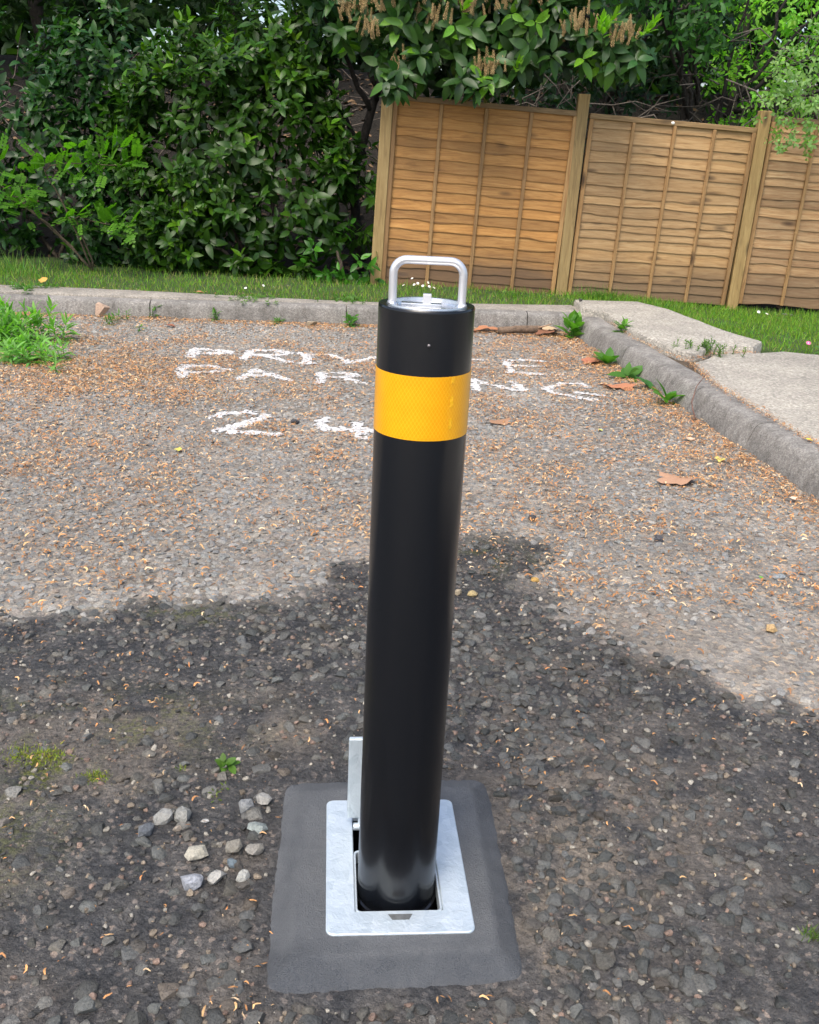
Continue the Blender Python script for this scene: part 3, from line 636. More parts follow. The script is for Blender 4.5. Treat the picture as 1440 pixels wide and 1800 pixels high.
def plank(name, x0, x1, y0, y1, z0, z1, mat, parent, bev=.003):
    me = bm_mesh(name, box_bm(x0, x1, y0, y1, z0, z1), mat, False, bev, 1); return link(name, me, parent, world=False)
def panel(x, y, z, W, Hp, yaw, tilt, nrow, pi, battens, label):
    p = empty('panel', (x, y, z), rot=(0, tilt, yaw)); p.parent = fence; p.matrix_parent_inverse = Matrix.Translation(fence.location).inverted(); tag(p, label)
    rows = np.cumsum(np.r_[0, np.random.default_rng(300 + pi).uniform(.75, 1.25, nrow)]); rows = rows / rows[-1] * (Hp - .035)
    for i in range(nrow):
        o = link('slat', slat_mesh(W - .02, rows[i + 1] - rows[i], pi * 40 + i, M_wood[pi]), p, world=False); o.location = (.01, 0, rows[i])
    plank('top_rail', -.005, W + .005, -.040, .020, Hp - .045, Hp - .002, M_rail, p)
    for b in battens: plank('batten', b - .0155, b + .0155, -.042, -.0225, .0, Hp - .047, M_batten, p)
    for b in (.014, W - .014): plank('side_batten', b - .019, b + .019, -.046, -.0228, -.004, Hp - .0475, M_batten, p)
    for b in battens: plank('back_batten', b - .018, b + .018, .0045, .022, 0, Hp - .047, M_batten, p)
def post(x0, y0, z0, x1, y1, z1, wd, label):
    bm = bmesh.new(); box_bm(-wd/2, wd/2, -wd/2, wd/2, -.25, 1.0, bm); 
    H_ = z1 - z0
    for v in bm.verts:
        t = max(v.co.z, -.25) if v.co.z < 0 else v.co.z * H_
        f = (t / H_) if v.co.z > 0 else 0
        v.co = Vector((v.co.x + (x1 - x0) * f, v.co.y + (y1 - y0) * f, t))
    me = bm_mesh('post', bm, M_post, False, .004, 1); o = link('post', me, fence); o.location = (x0, y0, z0); tag(o, label)
post(-.425, 8.985, .08, -.365, 8.985, 1.69, .10, 'end post at the hedge side of the fence')
post(1.283, 9.085, .06, 1.317, 9.085, 1.795, .10, None)
post(2.945, 9.34, .0, 2.972, 9.34, 1.748, .10, None)
post(4.72, 9.45, .0, 4.73, 9.45, 1.72, .10, None)
panel(-.365, 8.99, .105, 1.585, 1.61, math.atan2(.09, 1.6), .034, 19, 0, (.41, .80, 1.19), 'deep orange fence panel next to the hedge')
panel(1.345, 9.11, .085, 1.535, 1.565, math.atan2(.23, 1.535), .028, 18, 1, (.40, .78, 1.15), 'tan fence panel between the two tall posts')
panel(3.008, 9.36, .065, 1.65, 1.645, math.atan2(.09, 1.65), .02, 19, 2, (.42, .83, 1.24), None)
panel(4.79, 9.46, .06, 1.65, 1.64, .05, .02, 18, 2, (.42, .83, 1.24), None)
ft = bmesh.new(); bmesh.ops.create_icosphere(ft, subdivisions=1, radius=.02)
tagb = link('white_tag', bm_mesh('white_tag', ft, simple('white_plastic', (.75, .74, .7), .5), True), fence, world=False)
tagb.matrix_parent_inverse = inv_of(fence); tagb.matrix_basis = Matrix.Translation((2.135, 9.19, 1.605)) @ Matrix.Diagonal((1, .5, .8, 1))

# ------------------------------------------------------------------ bollard and its ground socket
BX0, BY0, BR = .010, 1.447, .0718
bol = tag(empty('bollard', (BX0, BY0, 0)), 'black telescopic security bollard with yellow band and steel lifting handle', 'bollard')
def lmesh(name, prof, mat, n=72, closed=False, cx=BX0, cy=BY0, deg=40):
    v, f = lathe(prof, n, cx, cy, closed); me = np_mesh(name, v, f, mat=mat); sharp(me, deg); return me
ZT = 1.084
link('post_tube', lmesh('post_tube', [(BR - .012, ZT - .012), (BR - .012, ZT - .001), (BR - .009, ZT), (BR - .0015, ZT), (BR - .0003, ZT - .0015), (BR, ZT - .004), (BR, .30), (BR, -.16), (BR - .01, -.16)], M_black), bol)
tp = np_mesh('reflective_band', *[q for q in lathe([(BR - .0005, .894), (BR + .0007, .894), (BR + .0007, .990), (BR - .0005, .990)], 96, 0, 0)], mat=M_tape); sharp(tp, 40)
band = link('reflective_band', tp, bol, world=False); band.location = (0, 0, 0)
def band_patch(a0, a1, z0, z1, mat, rr=BR + .0012, name='sealed_patch'):
    n = 6; V = []
    for i in range(n + 1):
        a = math.radians(a0 + (a1 - a0) * i / n)
        V += [(rr * math.sin(a), -rr * math.cos(a), z0), (rr * math.sin(a), -rr * math.cos(a), z1)]
    me = np_mesh(name, V, [(2*i, 2*i+2, 2*i+3, 2*i+1) for i in range(n)], mat=mat); o = link(name, me, band, world=False)
for z0, z1 in ((.911, .927), (.944, .961), (.980, .9895)): band_patch(34, 39, z0, z1, M_tapeseal)
link('lid', lmesh('lid', [(.0001, ZT - .0062), (BR - .0235, ZT - .006), (BR - .0225, ZT - .0035), (BR - .0175, ZT - .0032), (BR - .0165, ZT + .0012), (BR - .0130, ZT + .0016), (BR - .0122, ZT - .001), (BR - .0122, ZT - .014)], M_lid, 72), bol)
# handle: bent round bar
hw, hz, rb, br = .0515, ZT + .062, .020, .0062
hp = [(-hw, ZT - .012), (-hw, ZT), (-hw, hz - rb)]
hp += [(-hw + rb - rb * math.cos(a), hz - rb + rb * math.sin(a)) for a in np.linspace(.15, PI / 2, 7)] + [(hw - rb + rb * math.sin(a), hz - rb + rb * math.cos(a)) for a in np.linspace(0, PI / 2 - .15, 7)]
hp += [(hw, hz - rb), (hw, ZT), (hw, ZT - .012)]
ha = math.radians(2.0)
v, f = tube([(BX0 + x * math.cos(ha), BY0 + .006 + x * math.sin(ha), z) for x, z in hp], br, 20); me = np_mesh('handle', v, f, mat=M_steel); sharp(me, 50); hdl = link('handle', me, bol)
for sgn in (-1, 1):
    link('weld_collar', lmesh('weld_collar', [(br + .0035, ZT - .006), (br + .003, ZT - .0025), (br + .0005, ZT + .001), (br - .001, ZT + .001)], M_lid, 24, cx=BX0 + sgn * hw * math.cos(ha), cy=BY0 + .006 + sgn * hw * math.sin(ha)), bol)
lk = link('lock_bar', bm_mesh('lock_bar', box_bm(BX0 - .038, BX0 + .022, BY0 - .008, BY0 + .010, ZT - .0055, ZT + .0012), M_lid, False, .0012, 2), bol)
link('key_stud', bm_mesh('key_stud', box_bm(BX0 - .0062, BX0 + .0062, BY0 - .0062, BY0 + .0062, ZT - .002, ZT + .0148), M_steel, False, .001, 2), lk)
v, f = lathe([(0.0001, 0), (.0024, 0), (.0022, .0014), (.0001, .002)], 12); me = np_mesh('rivet', v, f, mat=simple('scuffed_rivet', (.22, .2, .2), .4, .6))
rv = link('rivet', me, bol, world=False); rv.rotation_euler = (PI / 2, 0, math.radians(4)); rv.location = (.0055, -BR - .0002, 1.036)
link('base_flange', lmesh('base_flange', [(BR - .001, -.0035), (BR - .0, -.001), (BR + .0045, -.002), (BR + .0052, -.006), (BR + .005, -.16)], M_gloss, 72), bol)

sock = tag(empty('ground_socket', (PCX, PCY, 0), rot=(0, 0, PA)), 'galvanised steel ground socket set in mortar round the bollard foot', 'ground socket')
def rrect(x0, x1, y0, y1, r, n=6):
    P = []
    for cx, cy, a in ((x1 - r, y1 - r, 0), (x0 + r, y1 - r, 90), (x0 + r, y0 + r, 180), (x1 - r, y0 + r, 270)):
        for k in range(n + 1):
            t = math.radians(a + 90 * k / n); P.append((cx + r * math.cos(t), cy + r * math.sin(t)))
    return P
def ring(name, outer, inner, z0, z1, mat, parent, bev=.0015, seed=None):
    n = len(outer); V = []
    def lp(P, z): return [(x, y, z) for x, y in P]
    ox = sum(p[0] for p in outer) / n; oy = sum(p[1] for p in outer) / n
    sh = lambda P, d: [(x - d * np.sign(x - ox), y - d * np.sign(y - oy)) for x, y in P]
    Ls = [lp(outer, z0), lp(outer, z1 - bev), lp(sh(outer, bev), z1), lp(sh(inner, -bev), z1), lp(inner, z1 - bev), lp(inner, z0)]
    for L in Ls: V += L
    Fc = [(r * n + i, r * n + (i + 1) % n, ((r + 1) % 6) * n + (i + 1) % n, ((r + 1) % 6) * n + i) for r in range(6) for i in range(n)]
    me = np_mesh(name, V, Fc, mat=mat); sharp(me, 35); return link(name, me, parent, world=False)
ZP = .026
ring('frame_plate', rrect(-.1305, .1305, -.183, .183, .014), rrect(-.0785, .0785, -.130, .128, .004), ZP - .010, ZP, M_galv, sock)
ring('inner_rim', rrect(-.0783, .0783, -.1297, .034, .010), rrect(-.0742, .0742, -.1255, .0295, .008), ZP - .03, ZP - .0035, M_galv, sock, .001)
def walls(name, x0, x1, y0, y1, z0, z1, mat, parent):
    V = [(x0,y0,z0),(x1,y0,z0),(x1,y1,z0),(x0,y1,z0),(x0,y0,z1),(x1,y0,z1),(x1,y1,z1),(x0,y1,z1)]
    me = np_mesh(name, V, [(0,1,2,3),(0,4,5,1),(1,5,6,2),(2,6,7,3),(3,7,4,0)], mat=mat, smooth=False); return link(name, me, parent, world=False)
walls('socket_box', -.0792, .0792, -.131, .129, -.17, ZP - .009, M_gloss, sock)
link('lock_slot', bm_mesh('lock_slot', (lambda b: (b.faces.new([b.verts.new(p) for p in ((-.014, -.152, ZP + .0006), (.016, -.152, ZP + .0006), (.023, -.1385, ZP + .0006), (-.021, -.1385, ZP + .0006))]), b)[1])(bmesh.new()), simple('dull_lock_plate', (.16, .17, .17), .4, .5, 60, .2, .001, .3)), sock, world=False)
ld = link('open_lid', bm_mesh('open_lid', box_bm(-.0905, .0765, .095, .1065, ZP + .022, ZP + .207), M_galv, False, .004, 3), sock, world=False)
v, f = tube([(-.077, .094, ZP + .004), (.077, .094, ZP + .004)], .0075, 16); me = np_mesh('hinge_pin', v, f, mat=M_galv); sharp(me, 40); link('hinge_pin', me, ld, world=False)
for xh in (-.068, .052):
    link('hinge_knuckle', bm_mesh('hinge_knuckle', box_bm(xh, xh + .016, .0955, .1065, ZP - .004, ZP + .0225), M_galv, False, .003, 2), ld, world=False)
# mortar collar
PADQ = [(-.196, 1.190), (.234, 1.247), (.201, 1.795), (-.242, 1.747)]
def pad_mesh():
    n = 110; u, v = np.meshgrid(np.linspace(-1.08, 1.08, n), np.linspace(-1.08, 1.08, n))
    a, b = (u + 1) / 2, (v + 1) / 2; Q = np.array(PADQ)
    P = (1-a)[..., None]*(1-b)[..., None]*Q[0] + a[..., None]*(1-b)[..., None]*Q[1] + a[..., None]*b[..., None]*Q[2] + (1-a)[..., None]*b[..., None]*Q[3]
    x, y = P[..., 0], P[..., 1]
    d = (np.abs(u) ** 20 + np.abs(v) ** 20) ** (1 / 20.) + (fbm(x * 14, y * 14, 7) - .5) * .02 + (fbm(x * 80, y * 80, 8) - .5) * .03 * sstep(.9, 1., np.maximum(abs(u), abs(v)))
    z = (ZP - .0035) * (1 - np.clip((d - .80) / .20, 0, 1) ** 1.15) + (fbm(x * 60, y * 60, 9) - .5) * .0016 + (fbm(x * 12, y * 12, 10) - .5) * .003 - .012 * sstep(.99, 1.04, d)
    z = np.where(d < .97, np.maximum(z, ground_h(x, y) + .003), z)
    px_, py_ = to_plate(x, y); hole = (np.abs(px_) < .1) & (py_ > -.148) & (py_ < .15)
    z = np.where((np.abs(px_) < .129) & (np.abs(py_) < .181), np.minimum(z, ZP - .004), z)
    ii = (np.arange(n - 1)[:, None] * n + np.arange(n - 1)[None, :]).ravel(); h = hole.ravel(); dd = d.ravel()
    ok = ~(h[ii] | h[ii + 1] | h[ii + n] | h[ii + n + 1]) & (dd[ii] < 1.06); ii = ii[ok]
    wet = np.clip(1.1 * gauss(x, y, -.165, 1.235, .06, .05) + .8 * sstep(.80, .86, d) * (v < 0) * (np.abs(v) > np.abs(u)) + .7 * sstep(.80, .86, d) * (u > 0) * (np.abs(u) > np.abs(v)) + .5 * gauss(x, y, -.19, 1.5, .015, .2), 0, 1) * (.4 + 1.2 * fbm(x * 40, y * 40, 19))  # left corner and edge damp; front and right slopes damp plus painted slope shade
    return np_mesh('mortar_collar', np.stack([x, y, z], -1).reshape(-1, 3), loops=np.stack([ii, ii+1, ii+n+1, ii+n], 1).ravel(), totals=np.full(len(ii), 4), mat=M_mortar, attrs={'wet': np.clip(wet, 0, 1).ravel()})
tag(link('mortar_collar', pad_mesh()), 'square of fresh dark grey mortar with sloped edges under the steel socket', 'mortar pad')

# ------------------------------------------------------------------ foliage builders
def leaf_tpl(w=.36, droop=.18, fold=.16, segs=4, wave=0.0):
    """unit-length leaf along +Y, folded on its midrib"""
    ts = np.linspace(0, 1, segs + 1); V = []; 
    prof = lambda t: w * .5 * (math.sin(PI * min(1, t ** .8)) ** .75 if 0 < t < 1 else 0)
    for t in ts:
        z = -droop * t * t; p = prof(t); V.append((0, t, z))
        if 0 < t < 1: V += [(-p, t - .01, z + fold * p * 2 + wave * math.sin(9 * t)), (p, t - .01, z + fold * p * 2 - wave * math.sin(8 * t + 1))]
    Fc = []
    m = lambda i: 0 if i == 0 else (1 + (i - 1) * 3)
    for i in range(segs):
        a, b = m(i), m(i + 1)
        if i == 0: Fc += [(a, b, b + 1), (a, b + 2, b)]
        elif i == segs - 1: Fc += [(a, b, a + 1)], 
        else: Fc += [(a, b, b + 1, a + 1), (a, a + 2, b + 2, b)]
    Fc = [f for f in Fc if isinstance(f[0], int)]
    a, b = m(segs - 1), m(segs); Fc += [(a, b, a + 1), (a, a + 2, b)]
    return np.array(V, float), Fc
def shoot_leaves(P, A, r, n=7, length=(.09, .15), stem=.11, up_tilt=(35, 95), droop=.25):
    """leaves spiralling on shoots. P (N,3) tips' bases, A (N,3) shoot axes -> R, T, index of the shoot, order on the shoot"""
    N = len(P); A = unit(A); ref = np.where(np.abs(A[:, 2:3]) < .9, np.array([[0, 0, 1.]]), np.array([[1., 0, 0]])); U = unit(np.cross(A, ref)); W = np.cross(A, U)
    Rs, Ts, Si, K = [], [], [], []
    ph0 = r.uniform(0, 2 * PI, N)
    for k in range(n):
        t = k / max(1, n - 1); ph = ph0 + k * 2.4 + r.normal(0, .25, N); rad = np.cos(ph)[:, None] * U + np.sin(ph)[:, None] * W
        ti = np.radians(up_tilt[1] + (up_tilt[0] - up_tilt[1]) * t + r.normal(0, 10, N))[:, None]
        d = A * np.cos(ti) + rad * np.sin(ti) - np.array([0, 0, droop]) * r.uniform(.4, 1.4, (N, 1)) * (1 - .5 * t)
        nn = A * np.sin(ti) - rad * np.cos(ti) + np.array([0, 0, .35]) + r.normal(0, .2, (N, 3))
        L = r.uniform(*length, N) * (1 - .25 * abs(t - .4)); R = frames(d, nn) * L[:, None, None]
        Rs.append(R); Ts.append(P + A * (stem * t) + rad * .004); Si.append(np.arange(N)); K.append(np.full(N, t))
    return np.concatenate(Rs), np.concatenate(Ts), np.concatenate(Si), np.concatenate(K)
def green(n, base, r, var=.3, warm=.25):
    c = np.array(base)[None, :] * r.uniform(1 - var, 1 + var, (n, 1)); h = r.normal(0, warm, n)[:, None]
    return np.clip(c * (1 + h * np.array([[.9, .1, -.5]])), .001, .9)
def pick_front(R, T, count, cell=9.0, mx=None):
    """the leaves that show largest: nearest in each small square of view, by projected size"""
    ctr = T + R[:, :, 1] * .5; px, py, d = to_px(ctr); L = np.linalg.norm(R[:, :, 1], axis=1)
    vd = unit(ctr - _cC); face = np.abs((unit(R[:, :, 2]) * vd).sum(1)); ok = (px > 0) & (px < 1440) & (py > 0) & (py < 1800)
    key = (np.floor(px / cell) * 1000 + np.floor(py / cell)).astype(np.int64); o = np.argsort(d); o = o[ok[o]]
    _, first = np.unique(key[o], return_index=True); cand = o[first]; sc = L[cand] * (.25 + face[cand]) / d[cand]
    return cand[np.argsort(-sc)[:count]]
def foliage(root, R, T, C, tpls, mat, single=290, pname='leaf', rest='foliage', r=None, cell=9.0):
    """joins most leaves into one stuff part and makes the most visible ones parts of their own"""
    ti = r.integers(0, len(tpls), len(T)); sel = np.zeros(len(T), bool)
    if single: sel[pick_front(R, T, single, cell)] = True
    bag = Bag()
    for t, (tv, tf) in enumerate(tpls):
        m = (ti == t) & ~sel
        if m.any():
            v, l, tt = inst(tv, tf, R[m], T[m]); bag.add(v, l, tt, np.repeat(C[m], len(tv), 0))
    if bag.n: tag(link(rest, bag.mesh(rest, mat), root), kind='stuff')
    # shared meshes: a few tints per template
    idx = np.where(sel)[0]
    if len(idx):
        nb = 5; lum = C[idx] @ np.array([.3, .6, .1]); band_ = np.clip((np.argsort(np.argsort(lum)) * nb) // len(idx), 0, nb - 1); cache = {}
        inv = inv_of(root)
        for j, b in zip(idx, band_):
            key = (ti[j], b)
            if key not in cache:
                tv, tf = tpls[ti[j]]; cache[key] = np_mesh(pname, tv, tf, mat=mat, col=C[idx[band_ == b]].mean(0))
            o = bpy.data.objects.new(pname, cache[key]); COL.objects.link(o); o.parent = root; o.matrix_parent_inverse = inv
            m = np.eye(4); m[:3, :3] = R[j]; m[:3, 3] = T[j]; o.matrix_basis = Matrix(m.tolist())
def blob_points(blobs, n, r, lo=.72, hi=1.05, front=True, seed=0):
    """points near the surfaces of a union of ellipsoids, with outward directions"""
    w_ = np.array([b[3] * b[5] + b[4] * b[5] + b[3] * b[4] for b in blobs]); bi = r.choice(len(blobs), n, p=w_ / w_.sum()); B = np.array(blobs, float)
    d = unit(r.normal(size=(n, 3)))
    if front: d[:, 1] = np.where(r.random(n) < .8, -np.abs(d[:, 1]), d[:, 1])
    rr = r.uniform(lo, hi, (n, 1)) * (.86 + .28 * fbm(d[:, 0] * 3 + bi * 5.1, d[:, 2] * 3 + d[:, 1] * 2, 400 + seed, 3))[:, None]
    P = B[bi, :3] + d * B[bi, 3:6] * rr; O = unit(d / B[bi, 3:6]); deep = np.zeros(n, bool)
    for k, b in enumerate(blobs):
        q = (((P - np.array(b[:3])) / np.array(b[3:6])) ** 2).sum(1); deep |= (q < .5) & (bi != k)
    k = ~deep & (P[:, 2] > .13); return P[k], O[k]
LAUREL = [leaf_tpl(.44, .16, .12, 5), leaf_tpl(.50, .30, .08, 5), leaf_tpl(.40, .05, .2, 5, .012), leaf_tpl(.46, .42, .12, 5)]
SMALL = [leaf_tpl(.5, .12, .1, 3), leaf_tpl(.42, .3, .1, 3)]
def limb(root, name, pts, r0, r1, sides=8, col=(.06, .05, .04), n=14, wob=.03, seed=0, mat=None):
    pts = np.array(pts, float); t = np.linspace(0, 1, len(pts)); tt = np.linspace(0, 1, n); P = np.stack([np.interp(tt, t, pts[:, k]) for k in range(3)], 1)
    for _ in range(2): P[1:-1] = .25 * P[:-2] + .5 * P[1:-1] + .25 * P[2:]
    P[1:-1] += (np.stack([fbm(tt * 6, tt * 0 + k * 7.7, seed + k) for k in range(3)], 1)[1:-1] - .5) * wob * 2
    v, f = tube(P, np.linspace(r0, r1, n), sides); return link(name, np_mesh(name, v, f, mat=mat or M_bark, col=np.array(col)), root)

# ------------------------------------------------------------------ laurel hedge at the left
def bush(name, label, cat, base, blobs, nshoot, inner, col, seed, length=(.078, .135), n=8, single=290, tip=None, tpls=LAUREL, mat=M_laurel, group=None, stems=6, cell=9.0, tilt=(30, 95)):
    r = np.random.default_rng(seed); root = tag(empty(name, base), label, cat, group)
    P, O = blob_points(blobs, int(nshoot * 2.5), r, .80, 1.08, seed=seed); kc = fbm(P[:, 0] * 2.6, P[:, 2] * 2.6 + P[:, 1], seed + 500, 3) + r.normal(0, .05, len(P)) > .495; P, O = P[kc], O[kc]; A = O * .75 + np.array([0, -.1, .55]) + r.normal(0, .3, O.shape)
    R, T, si, k = shoot_leaves(P, A, r, n, length, .12, tilt)
    C = green(len(T), col, r, .4, .12); young = (np.random.default_rng(seed + 1).random(len(P)) < .22)[si] & (k > .55)
    C[young] = C[young] * np.array(tip or (2.4, 2.05, 1.1))
    if inner:
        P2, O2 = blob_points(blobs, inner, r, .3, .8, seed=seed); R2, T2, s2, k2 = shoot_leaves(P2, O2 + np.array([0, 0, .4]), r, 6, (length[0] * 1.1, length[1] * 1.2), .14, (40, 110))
        R = np.concatenate([R, R2]); T = np.concatenate([T, T2]); C = np.concatenate([C, green(len(T2), np.array(col) * .85, r, .3, .1)])  # inner leaves a darker green: shade inside the bush painted into their colour
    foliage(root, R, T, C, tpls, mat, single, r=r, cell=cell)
    b0 = np.array(base)
    for s_ in range(stems):
        b = blobs[s_ % len(blobs)]; tgt = np.array(b[:3]) + r.normal(0, .3, 3) * np.array(b[3:6]); st = b0 + np.array([r.normal(0, .18), r.normal(0, .1), -.03])
        limb(root, 'stem', [st, st * .6 + tgt * .4 + np.array([0, 0, .15]), tgt], .022, .007, 7, (.07, .055, .04), seed=seed + s_)
    return root
LC = (.027, .076, .007)
bush('laurel_bush', 'big dark glossy laurel bush filling the middle of the hedge left of the fence', 'bush', (-1.55, 9.2, .1),
     [(-1.75, 9.45, 1.15, 1.0, .60, 1.0), (-1.05, 9.4, .72, .62, .5, .62), (-1.75, 9.3, .5, 1.0, .45, .45), (-1.5, 9.7, 1.95, .6, .5, .5), (-2.3, 9.5, .75, .55, .5, .75)], 900, 800, LC, 21, stems=7)
bush('laurel_bush', 'shaded laurel bush at the left end of the hedge behind the pale sapling', 'bush', (-3.4, 9.6, .1),
     [(-3.5, 9.75, 1.0, .85, .55, .9), (-2.9, 9.9, 1.75, .7, .55, .55), (-4.4, 9.8, 1.2, .9, .6, 1.1), (-3.0, 9.6, .5, .7, .45, .45)], 650, 350, (.017, .058, .010), 22, single=180, stems=6)
bush('laurel_bush', 'small low laurel shoot at the foot of the fence end post', 'bush', (-.66, 9.05, .1),
     [(-.66, 9.02, .30, .20, .16, .20), (-.86, 9.06, .42, .2, .15, .16)], 34, 0, (.035, .13, .012), 23, length=(.08, .13), single=120, stems=3, cell=5)
# pale compound-leaved sapling
def frond_tpl(pairs=5):
    V, Fc = [], []
    lv, lf = leaf_tpl(.8, .1, .06, 3)
    def put(p, ang, s):
        o = len(V); ca, sa = math.cos(ang), math.sin(ang)
        for q in lv: V.append((p[0] + s * (q[0] * ca + q[1] * sa), p[1] + s * (-q[0] * sa + q[1] * ca), p[2] + s * q[2]))
        Fc.extend([tuple(i + o for i in f) for f in lf])
    for i in range(pairs):
        t = .22 + .7 * i / pairs; z = -.18 * t * t
        for sg in (-1, 1): put((0, t, z), sg * 1.15, .29 * (1 - .25 * abs(t - .5)))
    put((0, .95, -.17), 0, .25)
    o = len(V); V.extend([(-.008, 0, 0), (.008, 0, 0), (.005, .95, -.17), (-.005, .95, -.17), ]); Fc.append((o, o+1, o+2, o+3))
    return np.array(V), Fc
FROND = [frond_tpl(5), frond_tpl(4)]
r = np.random.default_rng(31); sap = tag(empty('sapling', (-2.95, 8.85, .12)), 'pale yellow green sapling with round paired leaflets in front of the hedge', 'sapling')
Pq, Aq = [], []
for (c0, c1, cnt, sp) in (((-3.35, 8.75, 1.02), (-2.45, 8.55, 1.05), 62, .07), ((-3.75, 8.8, .75), (-3.35, 8.6, .72), 46, .09), ((-3.05, 8.7, .60), (-2.5, 8.5, .55), 40, .04), ((-4.1, 8.8, 1.05), (-3.7, 8.7, 1.0), 30, .1)):
    lb = limb(sap, 'branch', [(-2.95, 8.85, .12), (np.array((-2.95, 8.85, .12)) + np.array(c0)) / 2 + np.array([0, 0, .12]), c0, c1], .010, .003, 6, (.10, .075, .05), seed=int(c0[0] * -10))
    t = r.random(cnt)[:, None]; Pq.append(np.array(c0) * (1 - t) + np.array(c1) * t + r.normal(0, 1, (cnt, 3)) * np.array([.09, .08, sp])); Aq.append(np.tile([[.2, -.6, .5]], (cnt, 1)) + r.normal(0, .5, (cnt, 3)))
Pq = np.concatenate(Pq); Aq = np.concatenate(Aq); Rq = frames(Aq, np.array([[0, -.35, 1.]]) + r.normal(0, .25, Aq.shape)) * r.uniform(.11, .19, len(Pq))[:, None, None]
foliage(sap, Rq, Pq, green(len(Pq), (.085, .215, .018), r, .25, .12), FROND, M_leaf, 280, 'frond', 'fronds', r, 2.0)

# ------------------------------------------------------------------ flowering laurel over the fence
r = np.random.default_rng(41)
lt = tag(empty('laurel_tree', (-.62, 9.75, .2)), 'flowering laurel tree with brown flower spikes overhanging the fence corner', 'tree')
limb(lt, 'trunk', [(-.62, 9.75, .12), (-.7, 9.75, 1.0), (-.5, 9.7, 1.8), (-.2, 9.6, 2.5)], .055, .03, 10, (.035, .03, .026), seed=5)
for i, e in enumerate([((-.55, 9.7, 1.6), (-.9, 9.6, 2.2), (-1.3, 9.6, 2.9)), ((-.6, 9.75, 1.2), (-1.0, 9.9, 1.9), (-1.5, 9.9, 2.8)), ((-.5, 9.7, 1.8), (-.75, 9.7, 2.4), (-.95, 9.7, 3.1)), ((-.3, 9.6, 2.3), (.4, 9.2, 2.35), (1.2, 8.95, 2.1)), ((-.4, 9.6, 2.1), (.1, 9.1, 2.0), (.5, 8.75, 1.85)), ((-.45, 9.65, 2.0), (-.3, 9.0, 2.2), (-.5, 8.8, 2.35)), ((.3, 9.3, 2.4), (.9, 9.0, 2.5), (1.5, 8.9, 2.28)), ((-.3, 9.6, 2.3), (.0, 9.2, 2.6), (.3, 9.0, 2.75)), ((-.5, 9.7, 1.7), (-.5, 9.3, 1.75), (-.35, 8.9, 1.8))]):
    limb(lt, 'branch', e, .028, .008, 8, (.03, .026, .022), seed=50 + i)
big = [(-.55, 8.85, 2.33, .42, .3, .24), (.0, 8.85, 2.32, .5, .35, .3), (.55, 8.85, 2.3, .5, .35, .34), (1.15, 8.85, 2.22, .42, .3, .26), (1.52, 8.8, 2.12, .24, .2, .2), (.45, 8.75, 1.92, .32, .22, .16), (-.2, 8.8, 1.93, .22, .2, .16), (.1, 9.1, 2.7, 1.2, .5, .35), (.9, 9.0, 2.6, .7, .4, .25)]
P, O = blob_points(big, 300, r, .55, 1.05, seed=41); A = O * .6 + np.array([0, -.35, .25]) + r.normal(0, .3, O.shape)
ex = np.array([(-.83, 8.7, 2.32), (-.55, 8.65, 2.2), (-.3, 8.65, 2.12), (-.06, 8.65, 2.2), (.2, 8.65, 2.16), (.5, 8.7, 2.2), (1.25, 8.6, 2.18), (1.6, 8.6, 2.14), (.40, 8.55, 1.80), (.52, 8.55, 1.83), (-.30, 8.6, 1.78), (-.2, 8.6, 1.80), (.30, 8.58, 1.82), (.36, 8.5, 1.72), (.46, 8.5, 1.75), (-.27, 8.52, 1.70), (-.36, 8.52, 1.74), (.24, 8.5, 1.78), (1.45, 8.6, 1.95), (1.62, 8.55, 1.98), (1.2, 8.6, 1.98), (.95, 8.6, 2.0), (-.75, 8.6, 2.1), (-.1, 8.6, 1.95), (.7, 8.6, 1.93)])
P = np.concatenate([P, ex]); A = np.concatenate([A, np.tile([[0, -.75, .45]], (len(ex), 1))])
R, T, si, k = shoot_leaves(P, A, r, 8, (.12, .185), .10, (50, 118), .42)
C = green(len(T), (.028, .075, .014), r, .35, .12); yy = ((np.arange(len(P)) % 6 == 0)[si]) & (k > .5); C[yy] = green(int(yy.sum()), (.10, .24, .015), r, .2, .05)
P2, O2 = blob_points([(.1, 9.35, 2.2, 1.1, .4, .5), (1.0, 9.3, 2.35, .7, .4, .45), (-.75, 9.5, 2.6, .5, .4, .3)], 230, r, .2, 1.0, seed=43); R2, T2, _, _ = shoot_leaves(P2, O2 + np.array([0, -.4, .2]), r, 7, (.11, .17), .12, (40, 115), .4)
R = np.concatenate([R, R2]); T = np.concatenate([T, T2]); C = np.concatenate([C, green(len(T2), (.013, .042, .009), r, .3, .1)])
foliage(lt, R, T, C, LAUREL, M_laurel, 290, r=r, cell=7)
# upright pale young shoots and brown spikes
def spike_tpl(seed):
    g = np.random.default_rng(seed); bag = Bag(); v, f = tube([(0, 0, 0), (0, .5, .01), (0, 1, .03)], [.02, .018, .008], 5); bag.addf(v, f, (.22, .2, .08))
    bud = np.array([(0, 0, .5), (.5, 0, 0), (0, .5, 0), (-.5, 0, 0), (0, -.5, 0), (0, 0, -.5)], float); bf = [(0,1,2),(0,2,3),(0,3,4),(0,4,1),(5,2,1),(5,3,2),(5,4,3),(5,1,4)]
    for i in range(44):
        t = .08 + .92 * i / 44; a = i * 2.4; rr = (.085 * (1 - .55 * t)) * g.uniform(.7, 1.2); s = g.uniform(.05, .085) * (1.1 - .4 * t)
        bag.addf(bud * s * 1.25 + np.array([rr * 1.2 * math.cos(a), t, rr * 1.2 * math.sin(a)]), bf, np.array([.36, .25, .115]) * g.uniform(.65, 1.3))
    return bag
SPK = [spike_tpl(k).mesh('flower_spike', M_petal, False) for k in range(3)]
